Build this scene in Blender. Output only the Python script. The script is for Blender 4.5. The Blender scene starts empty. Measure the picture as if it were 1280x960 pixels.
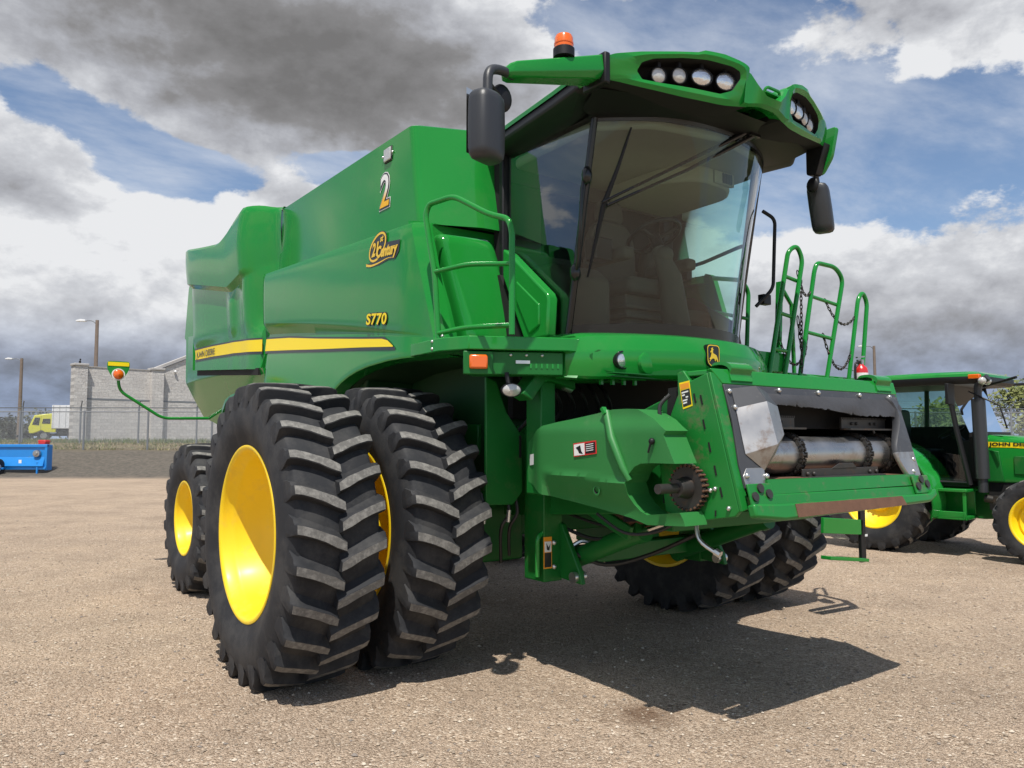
import bpy, bmesh, math, random
from math import sin, cos, pi, radians, atan2, sqrt, hypot
from mathutils import Vector, Matrix, noise

D = bpy.data
SC = bpy.context.scene
COL = SC.collection
rnd = random.Random(7)

# ------------------------------------------------------------------ camera frame used to lay out the far background
CAMX, CAMY, CAMZ = -4.218, -5.215, 1.556
YAW = radians(36.088)
RX, RY = cos(YAW), -sin(YAW)
FX, FY = sin(YAW), cos(YAW)


def CC(lat, dep):
    return (CAMX + lat * RX + dep * FX, CAMY + lat * RY + dep * FY)


def smooth(t):
    t = max(0.0, min(1.0, t))
    return t * t * (3 - 2 * t)


def zt(dep):
    """height of the ground: flat yard, a low bank, then a flat field behind"""
    return 1.02 * smooth((dep - 31.5) / 6.0) + 0.3 * smooth((dep - 37.0) / 5.0)


# ------------------------------------------------------------------ materials
def nodes_of(name):
    m = D.materials.new(name)
    m.use_nodes = True
    nt = m.node_tree
    return m, nt, nt.nodes, nt.links, nt.nodes["Principled BSDF"]


def setp(b, **k):
    names = {'base': 'Base Color', 'rough': 'Roughness', 'metal': 'Metallic', 'coat': 'Coat Weight', 'coatr': 'Coat Roughness',
             'spec': 'Specular IOR Level', 'alpha': 'Alpha', 'emis': 'Emission Color', 'emistr': 'Emission Strength',
             'trans': 'Transmission Weight', 'ior': 'IOR', 'sheen': 'Sheen Weight'}
    for n, v in k.items():
        i = b.inputs[names[n]]
        if isinstance(v, (tuple, list)) and len(v) == 3:
            v = (*v, 1)
        i.default_value = v


def mat(name, base, rough=0.5, metal=0.0, coat=0.0, coatr=0.1, var=0.0, vscale=6.0, bump=0.0, bscale=80.0, spec=0.5,
        dirt=None, dirt_amt=0.0, dirt_scale=3.0, dirt_lo=0.5, rvar=0.0):
    m, nt, N, L, b = nodes_of(name)
    setp(b, base=base, rough=rough, metal=metal, coat=coat, coatr=coatr, spec=spec)
    tc = N.new('ShaderNodeTexCoord')
    col = None
    if var > 0 or rvar > 0:
        n = N.new('ShaderNodeTexNoise'); n.inputs['Scale'].default_value = vscale; n.inputs['Detail'].default_value = 6
        L.new(tc.outputs['Object'], n.inputs['Vector'])
        if var > 0:
            mx = N.new('ShaderNodeMix'); mx.data_type = 'RGBA'
            mx.inputs[6].default_value = (*[c * (1 - var) for c in base], 1)
            mx.inputs[7].default_value = (*[min(1, c * (1 + var)) for c in base], 1)
            L.new(n.outputs['Fac'], mx.inputs[0])
            col = mx.outputs[2]
        if rvar > 0:
            mr = N.new('ShaderNodeMapRange')
            mr.inputs[1].default_value = 0.3; mr.inputs[2].default_value = 0.7
            mr.inputs[3].default_value = max(0.02, rough - rvar); mr.inputs[4].default_value = min(1, rough + rvar)
            L.new(n.outputs['Fac'], mr.inputs[0]); L.new(mr.outputs[0], b.inputs['Roughness'])
    if dirt:
        n2 = N.new('ShaderNodeTexNoise'); n2.inputs['Scale'].default_value = dirt_scale; n2.inputs['Detail'].default_value = 9
        n2.inputs['Roughness'].default_value = 0.7
        L.new(tc.outputs['Object'], n2.inputs['Vector'])
        mr = N.new('ShaderNodeMapRange'); mr.inputs[1].default_value = dirt_lo; mr.inputs[2].default_value = dirt_lo + 0.16
        mr.inputs[3].default_value = 0; mr.inputs[4].default_value = dirt_amt
        L.new(n2.outputs['Fac'], mr.inputs[0])
        mx = N.new('ShaderNodeMix'); mx.data_type = 'RGBA'
        L.new(mr.outputs[0], mx.inputs[0])
        if col is not None:
            L.new(col, mx.inputs[6])
        else:
            mx.inputs[6].default_value = (*base, 1)
        mx.inputs[7].default_value = (*dirt, 1)
        col = mx.outputs[2]
    if col is not None:
        L.new(col, b.inputs['Base Color'])
    if bump > 0:
        n3 = N.new('ShaderNodeTexNoise'); n3.inputs['Scale'].default_value = bscale; n3.inputs['Detail'].default_value = 4
        L.new(tc.outputs['Object'], n3.inputs['Vector'])
        bp = N.new('ShaderNodeBump'); bp.inputs['Strength'].default_value = bump; bp.inputs['Distance'].default_value = 0.01
        L.new(n3.outputs['Fac'], bp.inputs['Height']); L.new(bp.outputs[0], b.inputs['Normal'])
    return m


GRN = (0.013, 0.222, 0.031)
M = {}
M['green'] = mat('green_paint', GRN, 0.12, spec=0.42, var=0.05, vscale=1.5, bump=0.008, bscale=1.6, rvar=0.05,
                 dirt=(0.16, 0.20, 0.10), dirt_amt=0.10, dirt_scale=1.7, dirt_lo=0.52)
M['green_frame'] = mat('green_frame_paint', (0.008, 0.13, 0.02), 0.42, spec=0.35, var=0.10, vscale=4,
                       dirt=(0.12, 0.13, 0.07), dirt_amt=0.35, dirt_scale=5, dirt_lo=0.56)
M['green_plastic'] = mat('green_plastic', (0.026, 0.185, 0.04), 0.48, var=0.08, vscale=3, bump=0.06, bscale=220,
                         dirt=(0.12, 0.22, 0.10), dirt_amt=0.3, dirt_scale=4, dirt_lo=0.55)
M['green_worn'] = mat('worn_green_paint', (0.011, 0.18, 0.027), 0.36, spec=0.4, var=0.08, vscale=5,
                      dirt=(0.15, 0.12, 0.07), dirt_amt=0.75, dirt_scale=8, dirt_lo=0.545)
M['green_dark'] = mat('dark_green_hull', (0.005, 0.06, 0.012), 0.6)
M['yellow'] = mat('yellow_paint', (0.90, 0.62, 0.006), 0.5, coat=0.15, coatr=0.25, var=0.05, vscale=3,
                  dirt=(0.62, 0.44, 0.10), dirt_amt=0.35, dirt_scale=6, dirt_lo=0.52)
M['yellow_decal'] = mat('yellow_decal', (0.90, 0.68, 0.015), 0.4, spec=0.25)
M['black_decal'] = mat('black_decal', (0.012, 0.012, 0.012), 0.4, coat=0.2)
M['white_decal'] = mat('white_decal', (0.78, 0.78, 0.76), 0.4)
M['red_decal'] = mat('red_decal', (0.6, 0.03, 0.03), 0.4)
M['orange_decal'] = mat('orange_decal', (0.8, 0.32, 0.02), 0.4)
M['gold'] = mat('gold_decal', (0.80, 0.52, 0.03), 0.35)
M['black'] = mat('black_plastic', (0.008, 0.008, 0.009), 0.5, spec=0.35, bump=0.05, bscale=300, var=0.1)
M['blackgloss'] = mat('black_gloss_trim', (0.010, 0.010, 0.011), 0.25)
M['grey_plastic'] = mat('charcoal_plastic', (0.030, 0.032, 0.036), 0.42, bump=0.08, bscale=400)
M['void'] = mat('black_parts_and_shade', (0.006, 0.006, 0.006), 0.85)  # near-black for dark parts, also put in as shade in gaps and feeder
M['steel'] = mat('bare_steel', (0.42, 0.41, 0.40), 0.33, metal=0.9, var=0.25, vscale=7, rvar=0.12,
                 dirt=(0.20, 0.12, 0.07), dirt_amt=0.55, dirt_scale=6, dirt_lo=0.56)
M['galv'] = mat('worn_galvanised_sheet', (0.40, 0.39, 0.38), 0.40, metal=0.75, var=0.3, vscale=5, rvar=0.12,
                dirt=(0.20, 0.12, 0.07), dirt_amt=0.75, dirt_scale=9, dirt_lo=0.54)
M['chrome'] = mat('chrome_rod', (0.7, 0.68, 0.64), 0.15, metal=1.0)
M['iron'] = mat('dark_iron', (0.07, 0.065, 0.06), 0.5, metal=0.7, var=0.2, vscale=20,
                dirt=(0.16, 0.08, 0.04), dirt_amt=0.6, dirt_scale=14, dirt_lo=0.55)
M['rust'] = mat('rusty_steel', (0.15, 0.075, 0.045), 0.75, metal=0.2, var=0.35, vscale=16, bump=0.2, bscale=120,
                dirt=(0.05, 0.13, 0.04), dirt_amt=0.7, dirt_scale=8, dirt_lo=0.60)
M['bolt'] = mat('zinc_bolt', (0.62, 0.62, 0.60), 0.3, metal=0.9)
M['rubber_flap'] = mat('rubber_flap', (0.05, 0.05, 0.054), 0.62, var=0.3, vscale=10, bump=0.2, bscale=40)
M['darkplate'] = mat('dark_painted_plate', (0.05, 0.052, 0.058), 0.5, var=0.25, vscale=9,
                     dirt=(0.25, 0.24, 0.22), dirt_amt=0.4, dirt_scale=12, dirt_lo=0.58)
M['amber'] = mat('amber_lens', (0.75, 0.13, 0.005), 0.2, coat=0.6)
M['lens'] = mat('frosted_lens', (0.52, 0.51, 0.48), 0.15, metal=0.2, coat=0.8, bump=0.25, bscale=60)
M['lamp_chrome'] = mat('lamp_reflector', (0.72, 0.72, 0.72), 0.2, metal=0.75, coat=0.8, bump=0.4, bscale=50)
M['beige'] = mat('beige_cab_trim', (0.33, 0.28, 0.20), 0.8, var=0.08, vscale=6)
M['taupe'] = mat('taupe_cab_trim', (0.085, 0.068, 0.055), 0.8, var=0.1, vscale=6)
M['seat'] = mat('seat_cloth', (0.075, 0.060, 0.050), 0.92, var=0.15, vscale=30, bump=0.2, bscale=300)
M['hose'] = mat('black_hose', (0.015, 0.015, 0.015), 0.5)
M['extred'] = mat('extinguisher_red', (0.55, 0.02, 0.02), 0.25, coat=0.6)
M['blue'] = mat('blue_paint', (0.01, 0.22, 0.62), 0.4, coat=0.3, var=0.1, vscale=4)
M['truckyellow'] = mat('truck_yellow', (0.68, 0.66, 0.02), 0.35, coat=0.4)
M['white'] = mat('white_paint', (0.75, 0.75, 0.75), 0.5, var=0.05)
M['wood'] = mat('weathered_pole', (0.19, 0.145, 0.115), 0.85, var=0.25, vscale=3)
M['fencepost'] = mat('galvanised_pipe', (0.25, 0.26, 0.27), 0.5, metal=0.5)
M['concrete_cap'] = mat('concrete_cap', (0.42, 0.40, 0.38), 0.85, var=0.1)


def glass_mat(name, tint, ior=1.45, rough=0.0, gain=1.3):
    m = D.materials.new(name); m.use_nodes = True
    nt = m.node_tree; N = nt.nodes; L = nt.links
    N.clear()
    out = N.new('ShaderNodeOutputMaterial'); mix = N.new('ShaderNodeMixShader')
    tr = N.new('ShaderNodeBsdfTransparent'); tr.inputs[0].default_value = (*tint, 1)
    gl = N.new('ShaderNodeBsdfGlossy'); gl.inputs['Roughness'].default_value = rough
    gl.inputs[0].default_value = (0.95, 0.97, 1, 1)
    fr = N.new('ShaderNodeFresnel'); fr.inputs[0].default_value = ior
    mu = N.new('ShaderNodeMath'); mu.operation = 'MULTIPLY'; mu.inputs[1].default_value = gain; mu.use_clamp = True
    L.new(fr.outputs[0], mu.inputs[0]); L.new(mu.outputs[0], mix.inputs[0])
    L.new(tr.outputs[0], mix.inputs[1]); L.new(gl.outputs[0], mix.inputs[2]); L.new(mix.outputs[0], out.inputs[0])
    return m


M['glass'] = glass_mat('cab_glass', (0.72, 0.93, 0.88))
M['glass_side'] = glass_mat('coated_side_glass', (0.72, 0.93, 0.88), gain=2.8)
M['glass_lt'] = glass_mat('tractor_glass', (0.56, 0.70, 0.66))


def tyre_mat(name, base, dust, amt, sc):
    return mat(name, base, 0.72, spec=0.3, var=0.25, vscale=5, bump=0.12, bscale=90, dirt=dust, dirt_amt=amt, dirt_scale=sc, dirt_lo=0.46)


M['tyre'] = tyre_mat('tyre_rubber', (0.022, 0.023, 0.026), (0.062, 0.060, 0.058), 0.6, 4.5)
M['lugtop'] = tyre_mat('worn_lug_face', (0.13, 0.125, 0.116), (0.25, 0.24, 0.22), 0.8, 26)


# ------------------------------------------------------------------ mesh builder
class MB:
    def __init__(s):
        s.v = []; s.f = []; s.mi = []

    def add(s, vs, fs, mi=0):
        o = len(s.v)
        s.v += [tuple(p) for p in vs]
        for f in fs:
            s.f.append(tuple(i + o for i in f)); s.mi.append(mi)
        return s

    def box(s, x0, x1, y0, y1, z0, z1, mi=0, M4=None):
        vs = [(x, y, z) for x in (x0, x1) for y in (y0, y1) for z in (z0, z1)]
        if M4 is not None:
            vs = [M4 @ Vector(p) for p in vs]
        return s.add(vs, [(0, 1, 3, 2), (4, 6, 7, 5), (0, 4, 5, 1), (2, 3, 7, 6), (0, 2, 6, 4), (1, 5, 7, 3)], mi)

    def bar(s, a, b, w, h, up=(0, 0, 1), mi=0):
        """rectangular bar from a to b"""
        a = Vector(a); b = Vector(b); d = (b - a); ln = d.length; d.normalize()
        u = Vector(up)
        r = d.cross(u)
        if r.length < 1e-4:
            r = d.cross(Vector((1, 0, 0)))
        r.normalize(); u = r.cross(d)
        Mx = Matrix.Translation(a) @ Matrix(((r.x, d.x, u.x, 0), (r.y, d.y, u.y, 0), (r.z, d.z, u.z, 0), (0, 0, 0, 1)))
        return s.box(-w / 2, w / 2, 0, ln, -h / 2, h / 2, mi, Mx)

    def prism(s, poly, axis, a, b, mi=0, mi_side=None):
        n = len(poly)

        def P(p, c):
            if axis == 'x': return (c, p[0], p[1])
            if axis == 'y': return (p[0], c, p[1])
            return (p[0], p[1], c)
        vs = [P(p, a) for p in poly] + [P(p, b) for p in poly]
        ms = mi if mi_side is None else mi_side
        s.add(vs, [], 0)
        o = len(s.v) - 2 * n
        s.f.append(tuple(o + i for i in range(n))); s.mi.append(mi)
        s.f.append(tuple(o + n + i for i in reversed(range(n)))); s.mi.append(mi)
        for i in range(n):
            j = (i + 1) % n
            s.f.append((o + i, o + n + i, o + n + j, o + j)); s.mi.append(ms)
        return s

    def tube(s, pts, r, n=10, mi=0, closed=False, cap=True):
        pts = [Vector(p) for p in pts]
        K = len(pts)
        rr = r if isinstance(r, (list, tuple)) else [r] * K
        up = None; rings = []
        for i, p in enumerate(pts):
            if closed:
                d = pts[(i + 1) % K] - pts[i - 1]
            else:
                d = pts[min(i + 1, K - 1)] - pts[max(i - 1, 0)]
            d.normalize()
            if up is None:
                up = d.orthogonal().normalized()
            else:
                up = (up - d * up.dot(d))
                if up.length < 1e-5: up = d.orthogonal()
                up.normalize()
            b = d.cross(up)
            rings.append([p + (up * cos(2 * pi * k / n) + b * sin(2 * pi * k / n)) * rr[i] for k in range(n)])
        return s.loft(rings, True, mi, cap and not closed, closed)

    def loft(s, rings, ring_closed=True, mi=0, caps=False, closed=False):
        n = len(rings[0]); K = len(rings)
        fs = []
        for i in range(K if closed else K - 1):
            i2 = (i + 1) % K
            for k in range(n if ring_closed else n - 1):
                k2 = (k + 1) % n
                fs.append((i * n + k, i * n + k2, i2 * n + k2, i2 * n + k))
        if caps:
            fs.append(tuple(reversed(range(n)))); fs.append(tuple((K - 1) * n + k for k in range(n)))
        return s.add([p for r in rings for p in r], fs, mi)

    def lathe(s, prof, n=32, axis='x', c=(0, 0, 0), mi=0, mis=None):
        """prof: list of (axial, radius); radius 0 ends close"""
        rings = []
        for a, r in prof:
            ring = []
            for k in range(n):
                t = 2 * pi * k / n
                if axis == 'x': q = (c[0] + a, c[1] + r * cos(t), c[2] + r * sin(t))
                elif axis == 'y': q = (c[0] + r * cos(t), c[1] + a, c[2] + r * sin(t))
                else: q = (c[0] + r * cos(t), c[1] + r * sin(t), c[2] + a)
                ring.append(q)
            rings.append(ring)
        if mis is None:
            return s.loft(rings, True, mi)
        for i in range(len(rings) - 1):
            s.loft(rings[i:i + 2], True, mis[i])
        return s

    def cyl(s, a, b, r, n=20, mi=0):
        return s.tube([a, b], r, n, mi)

    def ball(s, c, r, n=14, m=8, mi=0):
        if not isinstance(r, (tuple, list)): r = (r, r, r)
        rings = []
        for i in range(m + 1):
            t = pi * i / m
            rr = max(sin(t), 0.02)
            rings.append([(c[0] + r[0] * rr * cos(2 * pi * k / n), c[1] + r[1] * rr * sin(2 * pi * k / n), c[2] + r[2] * cos(t)) for k in range(n)])
        return s.loft(rings, True, mi, True)

    def build(s, name, mats, parent=None, bevel=0.0, smooth_deg=38, seg=2, loc=None, merge=True):
        me = D.meshes.new(name)
        me.from_pydata(s.v, [], s.f)
        if not isinstance(mats, (list, tuple)): mats = [mats]
        for m in mats:
            me.materials.append(M[m] if isinstance(m, str) else m)
        me.polygons.foreach_set('material_index', s.mi)
        bm = bmesh.new(); bm.from_mesh(me)
        if merge:
            bmesh.ops.remove_doubles(bm, verts=bm.verts, dist=1e-5)
        bmesh.ops.recalc_face_normals(bm, faces=bm.faces)
        bm.to_mesh(me); bm.free()
        finish(me, smooth_deg)
        o = D.objects.new(name, me); COL.objects.link(o)
        if parent is not None: o.parent = parent
        if loc is not None: o.location = loc
        if bevel > 0:
            md = o.modifiers.new('bevel', 'BEVEL'); md.width = bevel; md.segments = seg; md.limit_method = 'ANGLE'
            md.angle_limit = radians(35); md.harden_normals = False
        return o


def finish(me, deg=38):
    me.polygons.foreach_set('use_smooth', [True] * len(me.polygons))
    me.set_sharp_from_angle(angle=radians(deg))
    me.update()


def rounded(pts, rad, n=5, closed=False):
    """round the corners of a 3D polyline"""
    P = [Vector(p) for p in pts]
    K = len(P); out = []
    for i, p in enumerate(P):
        if not closed and i in (0, K - 1):
            out.append(p); continue
        a = P[i - 1]; b = P[(i + 1) % K]
        r = min(rad, (a - p).length * 0.48, (b - p).length * 0.48)
        A = p + (a - p).normalized() * r; B = p + (b - p).normalized() * r
        for k in range(n + 1):
            t = k / n
            out.append(A * (1 - t) ** 2 + p * 2 * t * (1 - t) + B * t * t)
    return out


def round2(poly, rad, n=4):
    return [(v.x, v.y) for v in rounded([(a, b, 0) for a, b in poly], rad, n, True)]


def spline(pts, per=6, closed=False):
    """Catmull-Rom through points (any dimension)"""
    P = [Vector(p) for p in pts]; K = len(P); out = []
    rng = range(K) if closed else range(K - 1)
    for i in rng:
        p0 = P[i - 1] if (closed or i > 0) else P[i]
        p1 = P[i]; p2 = P[(i + 1) % K]
        p3 = P[(i + 2) % K] if (closed or i + 2 < K) else p2
        for k in range(per):
            t = k / per
            out.append(0.5 * ((2 * p1) + (p2 - p0) * t + (2 * p0 - 5 * p1 + 4 * p2 - p3) * t * t + (3 * p1 - p0 - 3 * p2 + p3) * t ** 3))
    if not closed: out.append(P[-1])
    return out


def panel(name, poly, xf, mats, parent, thick=0.02, cuts=(), ny=14, nz=8, bevel=0.0, smooth_deg=30, mi_fn=None):
    """a sheet whose outline is poly in (y,z), shaped by x = xf(y,z), with thickness towards +x (or -x if thick<0)"""
    bm = bmesh.new()
    vs = [bm.verts.new((0, p[0], p[1])) for p in poly]
    bm.faces.new(vs)
    ys = [p[0] for p in poly]; zs = [p[1] for p in poly]

    def cut(co, no):
        bmesh.ops.bisect_plane(bm, geom=bm.verts[:] + bm.edges[:] + bm.faces[:], plane_co=co, plane_no=no, dist=1e-5)
    for (a, b) in cuts:
        d = Vector((0, b[0] - a[0], b[1] - a[1]))
        cut((0, a[0], a[1]), d.cross(Vector((1, 0, 0))))
    for i in range(1, ny):
        cut((0, min(ys) + (max(ys) - min(ys)) * i / ny, 0), (0, 1, 0))
    for i in range(1, nz):
        cut((0, 0, min(zs) + (max(zs) - min(zs)) * i / nz), (0, 0, 1))
    bmesh.ops.remove_doubles(bm, verts=bm.verts, dist=1e-4)
    for v in bm.verts:
        v.co.x = xf(v.co.y, v.co.z)
    if mi_fn:
        for f in bm.faces:
            c = f.calc_center_median(); f.material_index = mi_fn(c.y, c.z)
    for f in bm.faces:
        f.normal_update()
    bmesh.ops.recalc_face_normals(bm, faces=bm.faces)
    if sum(f.normal.x for f in bm.faces) > 0:
        bmesh.ops.reverse_faces(bm, faces=bm.faces)
    me = D.meshes.new(name)
    if thick:
        # add the back sheet and the rim
        ret = bmesh.ops.duplicate(bm, geom=bm.verts[:] + bm.edges[:] + bm.faces[:])
        vm = ret['vert_map']
        border = [e for e in bm.edges if e.is_boundary and e.verts[0] in vm and e.verts[1] in vm]
        newf = [g for g in ret['geom'] if isinstance(g, bmesh.types.BMFace)]
        newv = [g for g in ret['geom'] if isinstance(g, bmesh.types.BMVert)]
        orig = set(v for v in bm.verts if v not in set(newv))
        mp = {}
        for o in list(orig):
            if o in vm: mp[o] = vm[o]
        for v in newv: v.co.x += thick
        bmesh.ops.reverse_faces(bm, faces=newf)
        for e in border:
            a, b = e.verts
            if a in mp and b in mp and a in orig:
                try: bm.faces.new((a, b, mp[b], mp[a]))
                except ValueError: pass
        bmesh.ops.recalc_face_normals(bm, faces=bm.faces)
    bm.to_mesh(me); bm.free()
    if not isinstance(mats, (list, tuple)): mats = [mats]
    for m in mats: me.materials.append(M[m])
    finish(me, smooth_deg)
    o = D.objects.new(name, me); COL.objects.link(o); o.parent = parent
    if bevel:
        md = o.modifiers.new('bevel', 'BEVEL'); md.width = bevel; md.segments = 2; md.limit_method = 'ANGLE'; md.angle_limit = radians(40)
    return o


def empty(name, loc=(0, 0, 0), rz=0.0, parent=None):
    o = D.objects.new(name, None); COL.objects.link(o)
    o.location = loc; o.rotation_euler = (0, 0, rz); o.empty_display_size = 0.2
    if parent is not None: o.parent = parent
    return o


def tag(o, label=None, cat=None, group=None, kind=None):
    if label: o['label'] = label
    if cat: o['category'] = cat
    if group: o['group'] = group
    if kind: o['kind'] = kind
    return o


def copy_tree(o, parent=None):
    c = o.copy(); COL.objects.link(c)
    if parent is not None: c.parent = parent
    for ch in [k for k in D.objects if k.parent == o]:
        copy_tree(ch, c)
    return c


def bolts(name, m, parent, pts, r=0.012, n=8):
    """one small bolt head per point, each its own object sharing one mesh"""
    o = None
    for p in pts:
        if o is None:
            b = MB(); b.ball((0, 0, 0), r, n, 6); o = q = b.build(name, m, parent)
        else:
            q = o.copy(); COL.objects.link(q)
        q.location = p


def text(name, body, size, m, parent, origin, xdir, ydir, extrude=0.0006, offset=0.0, sx=1.0, shear=0.0, align='LEFT', spacing=1.0):
    cu = D.curves.new(name, 'FONT'); cu.body = body; cu.size = size; cu.extrude = extrude; cu.offset = offset
    cu.shear = shear; cu.align_x = align; cu.space_character = spacing; cu.resolution_u = 3
    cu.materials.append(M[m] if isinstance(m, str) else m)
    tmp = D.objects.new(name, cu); COL.objects.link(tmp)
    bpy.context.view_layer.update()
    me = D.meshes.new_from_object(tmp)
    D.objects.remove(tmp, do_unlink=True); D.curves.remove(cu)
    me.name = name
    if not me.materials: me.materials.append(M[m] if isinstance(m, str) else m)
    o = D.objects.new(name, me); COL.objects.link(o); o.parent = parent
    X = Vector(xdir).normalized(); Y = Vector(ydir); Y = (Y - X * Y.dot(X)).normalized(); Z = X.cross(Y)
    o.matrix_local = Matrix(((X.x * sx, Y.x, Z.x, origin[0]), (X.y * sx, Y.y, Z.y, origin[1]), (X.z * sx, Y.z, Z.z, origin[2]), (0, 0, 0, 1)))
    return o


# ------------------------------------------------------------------ wheels (axis = local x, outside = -x)
def wheel(name, R, W, rb, nl, parent, loc, mirror, lug_h=0.062, dish=0.40, tyre_m='tyre', lug_m='lugtop', dir_=1, spin=0.0, cover=False):
    w = empty(name, loc, 0, parent)
    if mirror: w.scale = (-1, 1, 1)
    Rt = R - lug_h
    d = Rt - rb
    half = [(0.36, rb - 0.012, 1), (0.435, rb + 0.004, 1), (0.455, rb + 0.03, 1)]
    prof = [(0.355 * W, rb - 0.014), (0.43 * W, rb + 0.002), (0.462 * W, rb + 0.10 * d), (0.512 * W, rb + 0.34 * d), (0.520 * W, rb + 0.55 * d),
            (0.498 * W, rb + 0.76 * d), (0.455 * W, Rt - 0.05 * d - 0.012), (0.40 * W, Rt - 0.010), (0.2 * W, Rt), (0, Rt + 0.004)]
    prof = prof + [(-a, r) for a, r in reversed(prof[:-1])]
    ps = [(v.x, v.y) for v in spline([(a, r, 0) for a, r in prof], 3)]
    b = MB()
    b.lathe(ps, 112, 'x')
    pitch = 2 * pi / nl
    dphi = pitch * 0.50
    for sg in (-1, 1):
        for k in range(nl):
            ph0 = spin + k * pitch + (0 if sg < 0 else pitch * 0.5)
            rows = []
            S = [0, 0.2, 0.42, 0.64, 0.84, 0.965, 1.0, 1.06]
            for i, s in enumerate(S):
                x = sg * (-0.022 * W + s * (0.522 * W))
                phi = ph0 + dir_ * dphi * (1 - (1 - min(s, 1)) ** 1.35)
                rt = R - 0.012 * s * s
                bt, tp = 0.042, 0.0285
                if s > 0.9: rt = R - 0.020
                if s >= 1.0: rt = R - 0.036; tp = 0.027
                if s > 1.02: rt = Rt - 0.22 * d; x = sg * 0.508 * W; tp = 0.018; bt = 0.04
                if i == 0: bt = 0.040; tp = 0.027
                if i == 1: tp = 0.034
                rbse = Rt - 0.03 if s < 0.9 else Rt - 0.10 * d - 0.03
                if s > 1.02: rbse = Rt - 0.42 * d
                row = []
                hh = rt - Rt
                for rr, hw in ((rbse, -bt), (rt - 0.005, -tp - 0.003), (rt, -tp + 0.003), (rt, tp - 0.003), (rt - 0.005, tp + 0.003), (rt - 0.52 * hh, tp + 0.012), (rt - 0.86 * hh, tp + 0.034), (rbse, tp + 0.075)) if s < 1.02 else ((rbse, -bt), (rt, -tp), (rt, -tp + 0.003), (rt, tp - 0.003), (rt, tp), (rt - 0.01, tp + 0.004), (rt - 0.02, tp + 0.008), (rbse, bt)):
                    a = phi + hw / R
                    row.append((x, -rr * cos(a), rr * sin(a)))
                rows.append(row)
            n = len(rows)
            vs = [p for r in rows for p in r]
            f0 = []; f1 = []
            for i in range(n - 1):
                for j in range(7):
                    q = (i * 8 + j, i * 8 + j + 1, (i + 1) * 8 + j + 1, (i + 1) * 8 + j)
                    (f1 if (j == 2 and i < n - 3) else f0).append(q)
            f0.append(tuple(range(8))); f0.append(tuple((n - 1) * 8 + q for q in range(7, -1, -1)))
            o = len(b.v)
            b.v += vs
            for q in f0: b.f.append(tuple(i + o for i in q)); b.mi.append(0)
            for q in f1: b.f.append(tuple(i + o for i in q)); b.mi.append(1)
    b.build('tyre', [tyre_m, lug_m], w, smooth_deg=32, merge=False)
    r = MB()
    fl = 0.452 * W
    pr = [(-fl + 0.012, rb + 0.018), (-fl - 0.002, rb + 0.016), (-fl - 0.006, rb + 0.004), (-fl + 0.002, rb - 0.012), (-fl + 0.02, rb - 0.020),
          (-fl + 0.05, rb - 0.026), (-fl + 0.075, rb - 0.045), (-fl + 0.10, rb - 0.055), (-fl + 0.25 * dish / 0.4, rb - 0.085), (-fl + dish, rb * 0.62), (-fl + dish + 0.012, rb * 0.56),
          (-fl + dish + 0.012, 0.02)]
    r.lathe(pr, 72, 'x')
    pr = [(fl - 0.012, rb + 0.018), (fl + 0.004, rb + 0.012), (fl, rb - 0.012), (fl - 0.03, rb - 0.024), (fl - 0.06, rb - 0.05), (-fl + dish * 0.7, rb - 0.07)]
    r.lathe(pr, 72, 'x')
    r.build('rim', 'yellow', w, smooth_deg=50)
    h = MB()
    hx = -fl + dish
    h.lathe([(hx + 0.02, rb * 0.45), (hx - 0.02, rb * 0.44), (hx - 0.03, rb * 0.40), (hx - 0.03, 0.01)], 32, 'x')
    for k in range(10):
        a = 2 * pi * k / 10
        h.cyl((hx - 0.06, rb * 0.34 * cos(a), rb * 0.34 * sin(a)), (hx - 0.02, rb * 0.34 * cos(a), rb * 0.34 * sin(a)), 0.018, 6)
    h.build('hub', 'yellow', w)
    return w


# ================================================================== THE COMBINE
CB = empty('combine_harvester', (0, 0, 0))
tag(CB, 'big green combine harvester with dual front tyres and no header, parked in the foreground', 'combine harvester')

# ---- wheels
XO, XI = 2.302, 1.547
HZ = 0.945
w1 = wheel('wheel', 0.985, 0.565, 0.555, 27, CB, (-XO, 0, HZ), False)
for x, mir, spin in ((-XI, False, 0.09), (XO, True, 0.05), (XI, True, 0.12)):
    c = copy_tree(w1, CB); c.location = (x, 0, HZ); c.scale = (-1 if mir else 1, 1, 1); c.rotation_euler = (spin, 0, 0)
wr = wheel('wheel', 0.767, 0.58, 0.365, 20, CB, (-1.844, 3.392, 0.745), False, lug_h=0.042, dish=0.36)
c = copy_tree(wr, CB); c.location = (1.844, 3.392, 0.745); c.scale = (-1, 1, 1); c.rotation_euler = (0.1, 0, 0)

# ---- axles and running gear
b = MB()
b.tube([(-1.38, 0, HZ), (1.38, 0, HZ)], 0.13, 20)
b.box(-1.05, 1.05, -0.22, 0.22, HZ - 0.13, HZ + 0.22)
for sx in (-1, 1):
    b.box(sx * 0.75 - 0.22, sx * 0.75 + 0.22, -0.30, 0.32, HZ - 0.3, HZ + 0.38)
b.build('front_axle', 'green_frame', CB, bevel=0.015)
for sx in (-1, 1):
    b = MB(); b.tube([(sx * 1.38, 0, HZ), (sx * 2.15, 0, HZ)], 0.16, 20); b.build('hub_extension', 'yellow', CB)
b = MB()
b.bar((-1.6, 3.39, 0.75), (1.6, 3.39, 0.75), 0.2, 0.18)
b.bar((-0.6, 3.39, 0.75), (-0.3, 3.39, 1.5), 0.2, 0.2); b.bar((0.6, 3.39, 0.75), (0.3, 3.39, 1.5), 0.2, 0.2)
b.build('rear_axle', 'green_frame', CB, bevel=0.012)

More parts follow.
